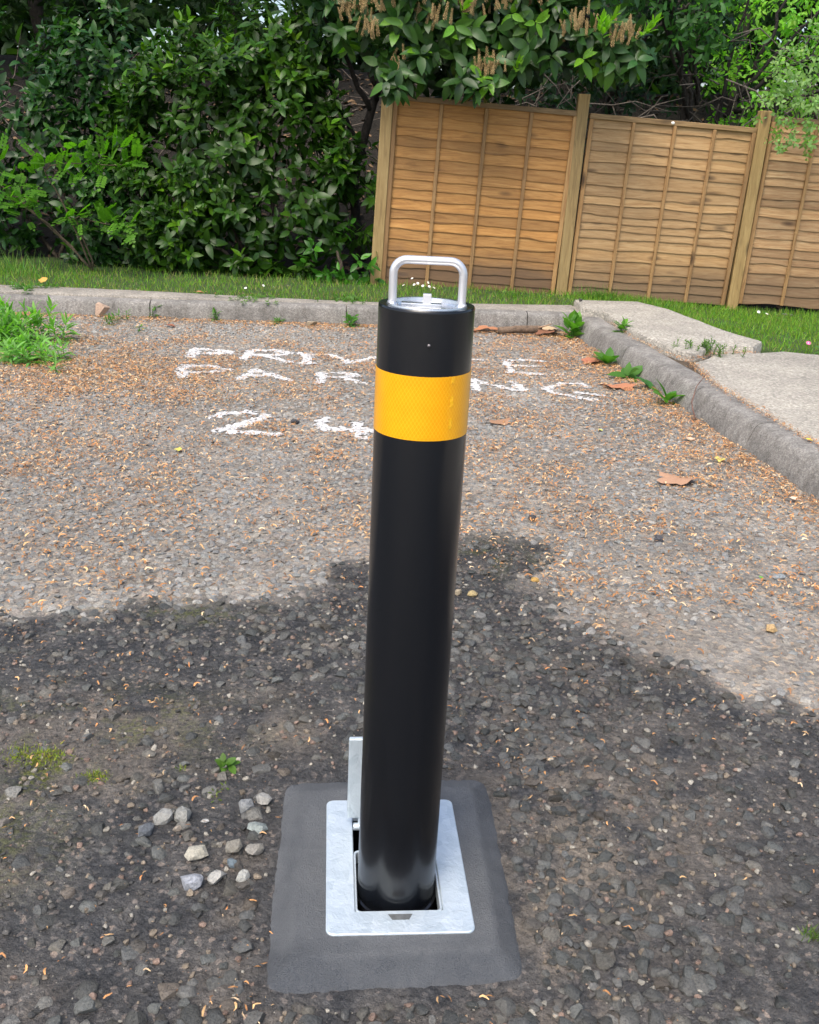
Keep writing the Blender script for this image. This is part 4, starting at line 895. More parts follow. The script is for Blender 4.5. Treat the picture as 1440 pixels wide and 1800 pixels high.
spots = [(-.62, 8.55, 2.30, 7, .09), (-.45, 8.55, 2.34, 7, .1), (-.52, 8.5, 2.16, 5, .05), (-.05, 8.55, 2.24, 4, .07), (.0, 8.6, 2.4, 4, .1), (.28, 8.6, 2.34, 4, .07), (.42, 8.6, 2.36, 3, .06), (.40, 8.54, 1.92, 5, .06), (.55, 8.56, 1.94, 3, .04), (1.1, 8.55, 2.24, 6, .08), (1.22, 8.55, 2.26, 4, .05), (1.45, 8.52, 2.18, 4, .05), (1.56, 8.52, 2.2, 4, .04), (.62, 8.6, 2.42, 4, .08), (-.3, 8.6, 1.90, 3, .05), (.85, 8.6, 2.45, 4, .09), (-.75, 8.55, 2.38, 3, .06)]
inv = inv_of(lt)
for (x, y, z, n_s, sp) in spots:
    for j in range(int(n_s * 2.2) + 2):
        d = np.array([[r.normal(0, .22), r.normal(-.15, .2), 1.0]]); m = np.eye(4); m[:3, :3] = frames(d, np.array([[0, -1., 0.1]]))[0] * r.uniform(.085, .15)
        m[:3, 3] = (x + r.normal(0, sp * .95), y + r.normal(0, .06), z - .02 + r.normal(0, .04)); o = link('flower_spike', SPK[r.integers(3)], lt, mat4=Matrix(m.tolist()))
Pn = np.array([(-.80, 8.55, 2.38), (-.72, 8.55, 2.40), (1.30, 8.5, 2.22), (1.36, 8.5, 2.26), (1.63, 8.5, 2.2), (1.68, 8.5, 2.22), (.66, 8.52, 1.9), (.2, 8.5, 2.3), (1.33, 8.5, 2.18)])
R, T, si, k = shoot_leaves(Pn, np.tile([[.35, -.35, .9]], (len(Pn), 1)) + r.normal(0, .2, (len(Pn), 3)), r, 9, (.07, .11), .10, (12, 50), .0)
Cn = green(len(T), (.16, .33, .02), r, .2, .1); inv = inv_of(lt); nl = [np_mesh('young_leaf', *LAUREL[2], mat=M_leaf, col=np.array((.14, .30, .02)) * f_) for f_ in (.8, 1.0, 1.25)]
for j in range(len(T)):
    m = np.eye(4); m[:3, :3] = R[j]; m[:3, 3] = T[j]; link('young_leaf', nl[j % 3], lt, mat4=Matrix(m.tolist()))

# ------------------------------------------------------------------ trees on the bank
def tree(label, base, height, blobs, nleaf, col, seed, ls=(.06, .11), trunk=.09, group=None, limbs=5, mat=M_leaf, single=0, bark=(.05, .043, .036), name='tree', tpls=SMALL, lean=(0, 0), clump=9):
    r = np.random.default_rng(seed); root = tag(empty(name, base), label, 'tree', group); b0 = np.array(base, float); topp = b0 + np.array([lean[0], lean[1], height])
    limb(root, 'trunk', [b0 - np.array([0, 0, .2]), b0 * .6 + topp * .4 + np.array([r.normal(0, .12), 0, 0]), topp], trunk, trunk * .4, 10, bark, 18, .06, seed)
    for i in range(limbs):
        b = blobs[i % len(blobs)]; t = r.uniform(.25, .85); s_ = b0 * (1 - t) + topp * t; e = np.array(b[:3]) + r.normal(0, .35, 3) * np.array(b[3:6])
        limb(root, 'limb', [s_, (s_ + e) / 2 + np.array([0, 0, r.uniform(-.1, .25)]), e], trunk * .45, .012, 7, bark, 14, .08, seed + i)
    nc = nleaf // clump; P, O = blob_points(blobs, nc, r, .35, 1.08, seed=seed); A = O + np.array([0, -.1, .2]) + r.normal(0, .5, O.shape)
    R, T, si, k = shoot_leaves(P, A, r, clump, ls, ls[1] * 2.4, (35, 100), .3); shade = r.uniform(.7, 1.3, len(P))[si][:, None]
    foliage(root, R, T, green(len(T), col, r, .3, .12) * shade, tpls, mat, single, r=r, rest='crown', cell=6); return root
DK = (.016, .040, .012)
gtr = 'dark trees standing on the bank behind hedge and fence'; dlab = ['dark tree in deep shade behind the shaded left hedge', 'dark tree in deep shade behind the big laurel bush', 'dark tree at the far left edge behind the hedge', 'dark tree behind the flowering laurel and fence corner', 'dark tree behind the first fence panel and its post', 'dark tree behind the second fence panel', 'dark tree at the far right behind the yellow green tree']
for i, (x, y, hh, sx_, dz) in enumerate([(-4.6, 12.6, 3.4, 1.6, 0), (-2.4, 12.9, 3.6, 1.5, 0), (-5.9, 13.2, 3.6, 1.7, 0), (-.3, 13.0, 3.4, 1.4, .3), (1.6, 12.6, 3.4, 1.4, 0), (3.2, 13.0, 3.4, 1.5, 0), (5.3, 13.6, 3.6, 1.7, 0)]):
    zb = float(bank_z(np.array([x]), np.array([y]))[0])
    tree(dlab[i], (x, y, zb), hh, [(x, y - .3, zb + 1.1 + dz, sx_, 1.0, 1.0), (x - .7, y, zb + 2.3, 1.2, 1.0, .9), (x + .7, y - .2, zb + 2.5, 1.2, 1.0, .9), (x, y, zb + 3.3, 1.3, 1.1, .8)], 6500, np.array(DK) * (1 + .15 * (i % 3)), 60 + i, (.09, .15), .10, gtr, 6)
# thick dark shrubbery behind the fence with bare twigs
r = np.random.default_rng(71)
tree('dark conifer like tree with drooping shaded boughs right behind the middle fence post', (1.9, 11.2, .9), 3.0, [(1.7, 10.6, 2.5, 1.1, .6, .55), (1.2, 10.9, 2.9, 1.0, .6, .5), (2.4, 10.8, 2.8, .9, .6, .5), (1.5, 11.0, 1.9, 1.2, .5, .5)], 4200, (.016, .045, .02), 72, (.05, .10), .07, None, 8)
tree('tree with pale hanging pointed leaves above the middle fence panel', (2.75, 10.9, .8), 2.4, [(2.35, 10.1, 2.62, .34, .3, .28), (2.15, 10.2, 2.8, .5, .4, .3), (2.62, 10.0, 2.42, .2, .2, .14), (2.0, 10.3, 2.95, .6, .4, .3)], 1500, (.05, .14, .035), 73, (.08, .13), .05, None, 6, single=220, tpls=[leaf_tpl(.4, .3, .1, 4), leaf_tpl(.36, .2, .15, 4)])
tb = tree('bright yellow green tree with bare dark limbs at the right above the fence', (3.3, 11.6, .9), 2.9, [(3.7, 11.2, 2.75, .85, .6, .6), (3.1, 11.5, 3.1, .6, .5, .45), (4.3, 11.0, 2.2, .7, .6, .6), (3.35, 11.1, 2.0, .6, .45, .35), (4.4, 11.5, 3.5, 1.2, .7, .6), (3.7, 11.0, 1.7, .7, .4, .3)], 6500, (.19, .43, .04), 74, (.05, .09), .06, None, 0, single=220, mat=M_leaf)
for i, e in enumerate([((3.05, 10.9, 1.75), (3.25, 10.7, 2.15), (3.75, 10.6, 2.75)), ((3.1, 10.9, 1.9), (3.5, 10.6, 2.2), (4.1, 10.5, 2.5)), ((3.15, 10.9, 1.8), (3.9, 10.5, 2.0), (4.6, 10.4, 2.3)), ((3.2, 10.8, 2.1), (3.3, 10.6, 2.5), (3.4, 10.5, 3.0)), ((3.0, 11.0, 1.5), (3.0, 10.8, 2.2), (3.05, 10.6, 3.0))]):
    limb(tb, 'limb', e, .028, .010, 8, (.028, .024, .022), 16, .05, 80 + i)
# pale small-leaved shrub leaning over the right fence panel
sh = tag(empty('shrub', (3.75, 9.75, .1)), 'pale small leaved shrub leaning over the fence at the right edge', 'shrub')
r = np.random.default_rng(75)
sb = [(3.00, 8.85, 1.98, .26, .2, .2), (2.88, 8.8, 1.72, .16, .14, .14), (3.20, 8.85, 1.70, .25, .2, .25), (3.33, 8.9, 2.2, .35, .25, .3), (3.00, 8.75, 1.5, .1, .1, .12)]
P, O = blob_points(sb, 190, r, .3, 1.05, seed=75); R, T, si, k = shoot_leaves(P, O + np.array([-.2, -.3, .2]) + r.normal(0, .4, O.shape), r, 8, (.035, .06), .09, (40, 95), .2)
foliage(sh, R, T, green(len(T), (.20, .33, .11), r, .3, .1), [leaf_tpl(.55, .1, .08, 3), leaf_tpl(.5, .2, .1, 3)], M_leaf, 250, r=r, cell=3)
for i, e in enumerate([((3.75, 9.75, .1), (3.6, 9.65, 1.4), (3.35, 9.15, 2.1)), ((3.5, 9.5, 1.7), (3.25, 9.1, 2.0), (3.05, 8.8, 1.85)), ((3.4, 9.25, 2.05), (3.15, 8.9, 1.95), (3.03, 8.78, 1.55))]): limb(sh, 'stem', e, .010, .003, 6, (.12, .10, .075), seed=90 + i)
# far woodland mass
r = np.random.default_rng(81); nW = 52000; Pw = np.stack([r.uniform(-16, 16, nW), r.uniform(16, 20, nW), 1.5 + 6.0 * r.random(nW) ** 1.1], 1)
Pw = Pw[fbm(Pw[:, 0] * .8, Pw[:, 2] * .9, 82, 4) > .36]; Rw = frames(r.normal(size=Pw.shape), r.normal(size=Pw.shape) + np.array([0, -.8, .6])) * r.uniform(.24, .44, len(Pw))[:, None, None]
bag = Bag(); v, l, t = inst(*SMALL[0], Rw, Pw); bag.add(v, l, t, np.repeat(green(len(Pw), (.022, .055, .014), r, .35, .15), len(SMALL[0][0]), 0))
tag(link('woodland', bag.mesh('woodland', M_leaf)), 'far mass of dark trees closing the view above the bank', kind='stuff')
# dead twigs and leaf litter on the bank
bag = Bag()
for i in range(260):
    x, y = r.uniform(-5, 5), r.uniform(10.2, 13); z = float(bank_z(np.array([x]), np.array([y]))[0]); d = np.array([r.normal(0, 1), r.normal(0, .6), r.normal(.25, .4)]); d = d / np.linalg.norm(d) * r.uniform(.3, 1.1)
    p0 = np.array([x, y, z + .02]); v, f = tube([p0, p0 + d * .5 + r.normal(0, .05, 3), p0 + d], [.008, .006, .003], 5, False); bag.addf(v, f, np.array([.13, .105, .085]) * r.uniform(.4, 1.4))
for i in range(90):
    x, y, z = r.uniform(.9, 4.4), r.uniform(9.9, 10.8), r.uniform(1.5, 2.5); d = np.array([r.normal(0, 1), r.normal(0, .5), r.normal(-.2, .6)]); d = d / np.linalg.norm(d) * r.uniform(.3, .9)
    p0 = np.array([x, y, z]); v, f = tube([p0, p0 + d * .35 + r.normal(0, .06, 3), p0 + d * .7 + r.normal(0, .06, 3), p0 + d], [.008, .007, .005, .002], 5, False); bag.addf(v, f, np.array([.10, .085, .07]) * r.uniform(.5, 1.5))
tag(link('dead_twigs', bag.mesh('dead_twigs', M_bark)), 'tangle of dead twigs on the bank and behind the fence', kind='stuff')
nL = 5000; x, y = r.uniform(-5, 5, nL), r.uniform(9.15, 13, nL); Pl = np.stack([x, y, bank_z(x, y) + .012], 1); Rl = frames(np.stack([r.normal(size=nL), r.normal(size=nL), r.normal(0, .25, nL)], 1), np.stack([r.normal(0, .5, nL), r.normal(0, .5, nL), np.ones(nL)], 1)) * r.uniform(.05, .11, nL)[:, None, None]
bag = Bag(); v, l, t = inst(*SMALL[1], Rl, Pl); bag.add(v, l, t, np.repeat(np.array([[.12, .075, .04]]) * r.uniform(.3, 1.5, (nL, 1)), len(SMALL[1][0]), 0))
tag(link('leaf_litter', bag.mesh('leaf_litter', M_litter)), 'dead brown leaves lying on the shaded bank', kind='stuff')

# ------------------------------------------------------------------ grass
BLADE = (np.array([(-.5, 0, 0), (.5, 0, 0), (.36, .5, .04), (-.36, .5, .04), (0, 1, .18)]), [(0, 1, 2, 3), (3, 2, 4)])
def blades(P, hgt, r, col, wid=.0045, lean=.35, var=.35):
    n = len(P); d = np.stack([r.normal(0, lean, n), r.normal(0, lean, n), np.ones(n)], 1); a = r.uniform(0, 2 * PI, n); R = frames(d, np.stack([np.cos(a), np.sin(a), np.full(n, .1)], 1))
    R = R * np.stack([np.full(n, wid) * r.uniform(.7, 1.4, n), hgt, hgt], 1)[:, None, :]
    return inst(*BLADE, R, P), np.repeat(green(n, col, r, var, .22), 5, 0)
r = np.random.default_rng(91); n = 90000; x = r.uniform(-4.2, 5.2, n); y = r.uniform(5.6, 9.35, n)
ge = [(a, b) for a, b in GRASS_EDGE]; gpoly = ge + [(9, 9.35), (-9, 9.35)]
jx = x + (fbm(x * 8, y * 8, 95) - .5) * .10; jy = y + (fbm(x * 8, y * 8, 96) - .5) * .10
k = in_poly(jx, jy, gpoly) & visible(x, y, 80); x, y = x[k], y[k]
k = r.random(len(x)) < np.where(x < 1.3, .55, 1.0) * (1 - .75 * sstep(8.7, 9.05, y) * (x < -.5)) * (.6 + .6 * fbm(x * 4, y * 4, 97)); x, y = x[k], y[k]
hg = .018 + .03 * fbm(x * 3, y * 3, 98) + .02 * r.random(len(x)) + .05 * gauss(x, y, -3.3, 8.2, .5, .3) * r.random(len(x)) + .03 * (y > 8.7) * r.random(len(x))
(vv, ll, tt), cc = blades(np.stack([x, y, lawn_z(x, y) - .003], 1), hg, r, (.12, .245, .024)); dry = np.repeat(r.random(len(x)) < np.where(x < 1.3, .20, .06), 5); cc[dry] = np.array([.24, .22, .09])
bag = Bag(); bag.add(vv, ll, tt, cc); tag(link('grass', bag.mesh('grass', M_grass)), 'short green grass of the verge and lawn', kind='stuff')
def tuft(label, x, y, z, n, h, sp, col=(.075, .18, .02), seed=0, wid=.005, lean=.4, name='grass_tuft', group=None):
    r = np.random.default_rng(seed); root = empty(name, (x, y, z)); tag(root, label, 'grass tuft', group)
    P = np.stack([r.normal(0, sp, n), r.normal(0, sp * .6, n), np.full(n, -.002)], 1) + np.array([x, y, z]); (v, l, t), c = blades(P, h * r.uniform(.4, 1.1, n), r, col, wid, lean)
    bag = Bag(); bag.add(v, l, t, c); link('blades', bag.mesh('blades', M_grass), root)
tuft('tall grass tuft against the foot of the fence right of the middle post', 1.62, 8.86, .09, 190, .17, .13, seed=1, lean=.55)
tuft('smaller grass tuft at the fence foot left of the middle post', .78, 8.6, .10, 170, .09, .12, seed=2)
tuft('loose grass tuft on the lawn corner beside the path slab', 2.05, 8.45, .08, 120, .14, .10, seed=3, lean=.5)
tuft('long pale grass tuft on the verge at the left edge', -3.5, 8.35, .12, 180, .24, .17, (.11, .22, .04), seed=4, lean=.35)
tuft('small wiry grass tuft in the wet asphalt at the right edge', .765, 1.375, .004, 60, .03, .012, (.10, .17, .03), seed=5, wid=.0016, lean=.6)
tuft('moss and fine grass growing in the wet asphalt at the left edge', -.80, 1.795, .003, 420, .013, .035, (.20, .24, .03), seed=6, wid=.0018, lean=.8)
tuft('little patch of fine yellow grass beside the moss on the left', -.645, 1.735, .003, 200, .010, .02, (.20, .24, .03), seed=7, wid=.0016, lean=.8)
tuft('tiny sprig of fine grass left of the ivy seedling', -.47, 1.775, .003, 26, .014, .006, (.15, .2, .03), seed=8, wid=.0018, lean=.8)

# ------------------------------------------------------------------ daisies
def daisy_parts():
    V, Fc = [], []; n = 12
    for i in range(n):
        a = 2 * PI * i / n; d = np.array([math.cos(a), math.sin(a)]); q = np.array([-d[1], d[0]]); o = len(V)
        V += [(*(d * .3 - q * .08), 0), (*(d * .3 + q * .08), 0), (*(d * 1 + q * .2), .12), (*(d * 1 - q * .2), .12)]; Fc.append((o, o+1, o+2, o+3))
    pet = np_mesh('petals', V, Fc, mat=M_petal, col=np.array((.82, .82, .78))); v, f = lathe([(.0001, .14), (.2, .12), (.33, .02), (.3, -.06), (.0001, -.1)], 10); eye = np_mesh('flower_eye', v, f, mat=M_petal, col=np.array((.75, .5, .03)))
    v, f = tube([(0, 0, 0), (.06, 0, .6), (0, 0, 1)], .05, 5); return pet, eye, np_mesh('stem', v, f, mat=M_petal, col=np.array((.08, .16, .03)))
D_PET, D_EYE, D_STEM = daisy_parts()
def daisy(x, y, h, label, group, s=.011, tilt=(.6, 0)):
    z = float(lawn_z(np.array([x]), np.array([y]))[0]); root = empty('daisy', (x, y, z)); tag(root, label, 'daisy', group)
    st = link('stem', D_STEM, root, world=False); st.scale = (.022, .022, h)
    for me, nm in ((D_PET, 'petals'), (D_EYE, 'flower_eye')):
        o = link(nm, me, root, world=False); o.location = (0, 0, h); o.scale = (s, s, s); o.rotation_euler = (tilt[0], tilt[1], x * 9)
gd = 'daisies on the verge behind the bollard handle'; r = np.random.default_rng(99)
daisy(-.08, 8.45, .13, 'tallest white daisy on a leaning stalk behind the bollard handle', None)
for x, y in ((-.06, 8.52), (-.03, 8.56), (.015, 8.50), (.06, 8.72), (.11, 8.40), (.18, 8.47), (.22, 8.41), (-.15, 8.40), (.07, 8.44)): daisy(x, y, r.uniform(.06, .08), 'short white daisy in the verge grass seen through the bollard handle', gd, .012, (r.uniform(.3, 1), r.normal(0, .3)))
for x, y in ((2.80, 8.12), (2.88, 8.15), (2.94, 8.06), (3.03, 8.18), (2.99, 8.02), (2.55, 8.1), (3.06, 8.08)): daisy(x, y, r.uniform(.085, .10), 'white daisy in a patch on the right lawn near the fence', 'daisies on the right lawn', .013, (r.uniform(.3, 1), r.normal(0, .3)))
for x, y in ((-1.3, 8.1), (-1.2, 8.0), (-1.1, 8.12), (-1.42, 7.95)): daisy(x, y, r.uniform(.045, .06), 'white daisy on the verge grass in front of the laurel hedge', 'daisies in front of the hedge', .011, (r.uniform(.3, 1), 0))
pk = empty('pink_flower', (2.62, 6.53, .12)); tag(pk, 'single pink flower at the lawn edge beside the right path slab', 'flower'); 
for me, nm, c in ((D_PET, 'petals', (.6, .12, .3)), (D_EYE, 'flower_eye', (.8, .6, .7))):
    m2 = me.copy(); m2.attributes['col'].data.foreach_set('color', np.tile(np.array([*c, 1.]), (len(m2.vertices), 1)).ravel().astype(np.float32)); o = link(nm, m2, pk, world=False); o.location = (0, 0, .075); o.scale = (.016,) * 3; o.rotation_euler = (.7, 0, 0)
st = link('stem', D_STEM, pk, world=False); st.scale = (.03, .03, .075)

# ------------------------------------------------------------------ weeds
WL = {'oval': leaf_tpl(.55, .25, .12, 4), 'narrow': leaf_tpl(.24, .35, .14, 4), 'lobed': leaf_tpl(.7, .2, .1, 5, .05), 'tiny': leaf_tpl(.45, .1, .1, 3)}
def weed(label, x, y, z, nleaf, length, kind, col, seed, tilt=(35, 75), stems=1, sp=.0, height=.0, tipcol=None, cat='weed', name='weed'):
    r = np.random.default_rng(seed); root = tag(empty(name, (x, y, z)), label, cat); P, A = [], []
    R_, T_ = [], []
    for s_ in range(stems):
        b = np.array([x + r.normal(0, sp), y + r.normal(0, sp), z]); ax = unit(np.array([r.normal(0, .25), r.normal(0, .25) - .1, 1.0]))
        hh = height * r.uniform(.6, 1.1)
        if height > 0.02: 
            v, f = tube([b, b + ax * hh * .5 + r.normal(0, .006, 3), b + ax * hh], [.003, .0025, .0015], 5, False); link('stem', np_mesh('stem', v, f, mat=M_leaf, col=np.array(col) * .9), root)
        R, T, si, k = shoot_leaves(b[None, :], ax[None, :], r, nleaf, (length * .7, length * 1.15), max(hh, .006), tilt, .1); R_.append(R); T_.append(T)
    R = np.concatenate(R_); T = np.concatenate(T_); C = green(len(T), col, r, .25, .12)
    foliage(root, R, T, C, [WL[kind]], M_leaf, min(290, len(T)), r=r, cell=.5)
GW = (.075, .19, .025)
weed('big bushy green weed clump growing at the left edge of the bay', -2.64, 6.12, .0, 22, .10, 'narrow', (.15, .33, .06), 1, (18, 85), 30, .12, .22)
weed('lower pale weed spreading in front of the big left clump', -2.32, 5.62, .0, 16, .08, 'narrow', (.17, .36, .08), 2, (25, 85), 22, .10, .15)
weed('thin weed sprawling along the kerb foot right of the left clump', -2.2, 7.08, .0, 10, .05, 'narrow', GW, 3, (30, 85), 9, .12, .06)
weed('tiny weed growing at the kerb joint left of the bollard', -1.99, 7.30, .0, 6, .05, 'oval', GW, 4, (30, 80), 3, .03, .1)
weed('flat weed patch on the path edge above the back kerb', -1.35, 7.62, .142, 9, .03, 'tiny', (.09, .19, .03), 5, (50, 95), 26, .12, .015)
weed('weed at the kerb foot midway between the left clump and the bollard', -1.5, 7.32, .0, 9, .06, 'narrow', GW, 6, (30, 85), 4, .06, .08)
weed('low weed at the kerb foot left of the tan stone', -1.05, 7.36, .0, 9, .05, 'narrow', GW, 7, (40, 90), 4, .06, .03)
weed('weed tuft on the kerb top nearest the bollard on its left', -.62, 7.72, .142, 9, .035, 'tiny', (.08, .18, .03), 8, (40, 95), 22, .10, .03)
weed('upright weed growing from the kerb foot just left of the bollard', -.50, 7.33, .0, 8, .07, 'lobed', (.09, .22, .05), 9, (30, 80), 3, .02, .09)
weed('small weed on the path strip at the far left', -3.0, 7.5, .142, 9, .04, 'tiny', (.08, .19, .03), 10, (40, 95), 16, .08, .02)
weed('leafy green weed standing in the corner where the two kerbs meet', 1.16, 7.36, .0, 9, .12, 'oval', (.10, .25, .04), 11, (12, 60), 3, .025, .14)
weed('rounded weed growing in the gap between right kerb and raised slab', 1.44, 6.92, .13, 9, .085, 'oval', (.10, .24, .03), 12, (25, 85), 2, .015, .07)
weed('broad leaved weed furthest along the foot of the right kerb', 1.27, 6.42, .0, 9, .14, 'oval', (.07, .18, .03), 13, (25, 85), 1, .0, .035)
weed('broad leaved weed second along the foot of the right kerb', 1.33, 6.02, .0, 9, .125, 'oval', (.075, .19, .03), 14, (30, 88), 1, .0, .03)
weed('flat broad leaved weed third along the foot of the right kerb', 1.41, 5.72, .0, 8, .12, 'oval', (.06, .17, .04), 15, (50, 92), 1, .0, .015)
weed('broad leaved weed nearest to the camera at the right kerb foot', 1.42, 5.38, .0, 10, .14, 'oval', (.08, .20, .035), 16, (25, 88), 1, .0, .035)
weed('wiry weed clump in the crack between the two path slabs', 1.84, 6.18, .15, 14, .022, 'tiny', (.10, .19, .04), 17, (30, 85), 30, .085, .085)
weed('green leaves at the lawn edge beside the pink flower', 2.75, 6.55, .12, 9, .07, 'oval', (.09, .22, .05), 18, (30, 85), 3, .05, .04)
weed('ivy seedling with pointed leaves in the wet asphalt left of the mortar', -.375, 1.775, .002, 7, .026, 'lobed', (.08, .17, .02), 19, (40, 90), 2, .012, .02)
weed('straggling seedling below the ivy seedling', -.36, 1.70, .002, 6, .012, 'tiny', (.12, .16, .03), 20, (50, 95), 3, .012, .01)

# ------------------------------------------------------------------ fallen blossom litter
r = np.random.default_rng(111); n = 330000; x = r.uniform(-3.3, 2.0, n); y = r.uniform(.95, 7.65, n)
k = visible(x, y, 40) & (x < right_x(y) - .004) & (y < back_y(x) - .004); x, y = x[k], y[k]
a_, b_ = to_plate(x, y); wv = wetness(x, y)
clus = fbm(x * 3.2, y * 3.2, 112, 4); cl2 = fbm(x * 14, y * 14, 113, 3)
den = .10 + .5 * sstep(.48, .72, clus) + .35 * sstep(.55, .75, cl2)
den += 1.0 * np.exp(-((right_x(y) - x) / .14) ** 2) * sstep(2.6, 4.2, y) + .35 * np.exp(-((right_x(y) - x) / .5) ** 2) + 1.1 * np.exp(-((back_y(x) - y) / .14) ** 2)
den += 1.7 * gauss(x, y, -1.65, 5.45, .5, .36) + .6 * gauss(x, y, -2.1, 5.2, .5, .5) + .35 * gauss(x, y, .3, 5.95, .8, .3) + .3 * gauss(x, y, .2, 3.2, .3, .12) + .3 * gauss(x, y, -1.7, 4.0, .8, .8)
den *= np.where(wv > .5, .34 + .4 * sstep(.5, .7, cl2), 1.0) * (.45 + .55 * sstep(2.2, 3.4, y) + .15 * sstep(4.5, 6, y)); den *= 1 - .85 * gauss(x, y, .95, 2.4, .3, .25)
den = np.where((np.abs(a_) < .225) & (b_ < .28) & (b_ > -.30), 0, den)
k = (r.random(len(x)) < den * .82) & ((letter_at(x, y) < 0) | (r.random(len(x)) < .25)); x, y, wv = x[k], y[k], wv[k]; n = len(x)
CURL = []
for s_ in range(5):
    g = np.random.default_rng(500 + s_); ts = np.linspace(0, 1, 4); ang = np.cumsum(g.normal(.0, .7, 4)); p = np.cumsum(np.c_[np.cos(ang), np.sin(ang)] / 3.2, 0); hgt = np.array([.02, .2, .16, .05]) * g.uniform(.4, 1.3)
    wd = .10 * np.array([.7, 1.1, .9, .3]); nr = np.c_[-np.sin(ang), np.cos(ang)]; V = []
    for i in range(4): V += [(*(p[i] - nr[i] * wd[i]), hgt[i]), (*(p[i] + nr[i] * wd[i]), hgt[i] + .05)]
    V = np.array(V); V[:, :2] -= V[:, :2].mean(0); CURL.append((V, [(0, 2, 3, 1), (2, 4, 5, 3), (4, 6, 7, 5)]))
L = np.where(wv > .5, .0025 + .018 * r.random(n) ** 3, .007 + .023 * r.random(n) ** 1.7); R = yaw_mats(n, r, .25) * L[:, None, None]; T = np.stack([x, y, ground_h(x, y) + .006 + .005 * r.random(n) + .002 * (wv < .5)], 1)
pal = np.array([[.44, .22, .085], [.32, .155, .062], [.52, .32, .15], [.58, .42, .25], [.21, .11, .055], [.48, .20, .07]]); C = pal[r.choice(6, n, p=[.27, .2, .22, .12, .12, .07])] * r.uniform(.75, 1.25, (n, 1)); C *= r.uniform(.7, 1.25, (n, 1)); C[wv > .5] *= 1.1
ti = r.integers(0, 5, n); bag = Bag()
for t in range(5):
    m = ti == t; v, l, tt = inst(*CURL[t], R[m], T[m]); bag.add(v, l, tt, np.repeat(C[m], 8, 0))
# the same litter caught along the kerb tops and slab joints
def along(pts, n, sp, z):
    pts = np.array(pts); s = np.concatenate([[0], np.cumsum(np.hypot(*np.diff(pts, axis=0).T))]); q = r.uniform(0, s[-1], n); return np.stack([np.interp(q, s, pts[:, 0]) + r.normal(0, sp, n), np.interp(q, s, pts[:, 1]) + r.normal(0, sp, n), np.full(n, z) + r.random(n) * .008], 1)
TT = np.concatenate([along([(1.42, 7.3), (1.5, 6.6), (1.58, 6.2), (1.67, 5.9)], 420, .022, .146), along([(1.68, 5.9), (1.66, 5.3), (1.73, 4.7), (1.80, 4.2), (1.9, 3.6)], 1100, .022, .146), along([(1.72, 6.0), (1.88, 6.2), (2.2, 6.33)], 320, .03, .15), along([(-4, 7.45), (-1.9, 7.68), (.3, 7.85)], 260, .05, .146)])
n2 = len(TT); R2 = yaw_mats(n2, r, .3) * r.uniform(.008, .02, n2)[:, None, None]; v, l, tt = inst(*CURL[1], R2, TT); bag.add(v, l, tt, np.repeat(pal[r.choice(6, n2)] * r.uniform(.7, 1.2, (n2, 1)), 8, 0))
tag(link('fallen_blossom', bag.mesh('fallen_blossom', M_litter, False)), 'scattered dry orange brown blossom litter on the asphalt and kerbs', kind='stuff')

# ------------------------------------------------------------------ single fallen leaves, stick, loose stones
def lobed_leaf(seed, n=26, lob=5):
    g = np.random.default_rng(seed); V = [(0, 0, .10)]; ph = g.uniform(0, 6)
    for i in range(n):
        a = 2 * PI * i / n; rr = .5 * (1 + .22 * math.sin(lob * a + ph) + g.normal(0, .05)); V.append((rr * 1.25 * math.cos(a), rr * .8 * math.sin(a), .10 + .16 * math.sin(2 * a + ph) * rr + g.normal(0, .015)))
    return np.array(V), [(0, 1 + i, 1 + (i + 1) % n) for i in range(n)]
def fallen(label, x, y, z, size, col, seed, yaw=0, plain=False, cat='leaf'):
    if plain: tv, tf = leaf_tpl(.42, -.12, .2, 5, .04)
    else: tv, tf = lobed_leaf(seed)
    v = tv * size; c, s = math.cos(yaw), math.sin(yaw); v = np.stack([v[:, 0] * c - v[:, 1] * s, v[:, 0] * s + v[:, 1] * c, v[:, 2] - v[:, 2].min()], 1)
    o = link('fallen_leaf', np_mesh('fallen_leaf', v, tf, mat=M_litter, col=np.array(col))); o.location = (x, y, z); tag(o, label, cat)
fallen('large curled dry brown leaf on the asphalt beside the right kerb', 1.15, 3.97, .006, .145, (.36, .21, .13), 1, .15)
fallen('dry brown leaf behind the bollard below the letters', .43, 4.78, .006, .10, (.30, .17, .10), 2, .4)
fallen('rusty brown leaf by the second broad weed on the right kerb', 1.22, 5.72, .006, .16, (.40, .17, .09), 3, .1)
fallen('rusty brown leaf beside the furthest broad weed on the right kerb', 1.17, 6.42, .01, .15, (.36, .14, .08), 4, .9)
fallen('brown leaf lying by the back kerb right of the bollard', .52, 7.42, .01, .17, (.36, .16, .08), 5, .2)
fallen('reddish leaf against the back kerb just behind the bollard', .36, 7.36, .01, .12, (.42, .17, .09), 6, -.4)
fallen('dark curled leaf between the stick and the corner weed', .98, 7.4, .02, .16, (.20, .09, .05), 7, .5)
fallen('tan leaf standing against the kerb behind the stick', 1.02, 7.5, .03, .14, (.45, .33, .2), 8, 2.0)
fallen('yellow tan leaf on the path edge at the far left', -3.02, 7.78, .15, .17, (.55, .33, .08), 9, .1, True)
fallen('brown leaf on the path strip left of the weed patch', -1.7, 7.7, .148, .09, (.36, .18, .08), 10, 1.5, True)
fallen('dark brown leaf on the asphalt under the left kerb joint', -1.75, 6.95, .008, .10, (.22, .09, .05), 11, 1.2, True)
fallen('yellow leaf on the asphalt right of the letters', .95, 4.72, .008, .035, (.5, .47, .12), 12, .5, True)
fallen('torn yellow leaf near the right kerb above the big brown leaf', 1.43, 4.32, .008, .055, (.52, .45, .12), 13, 1.3)
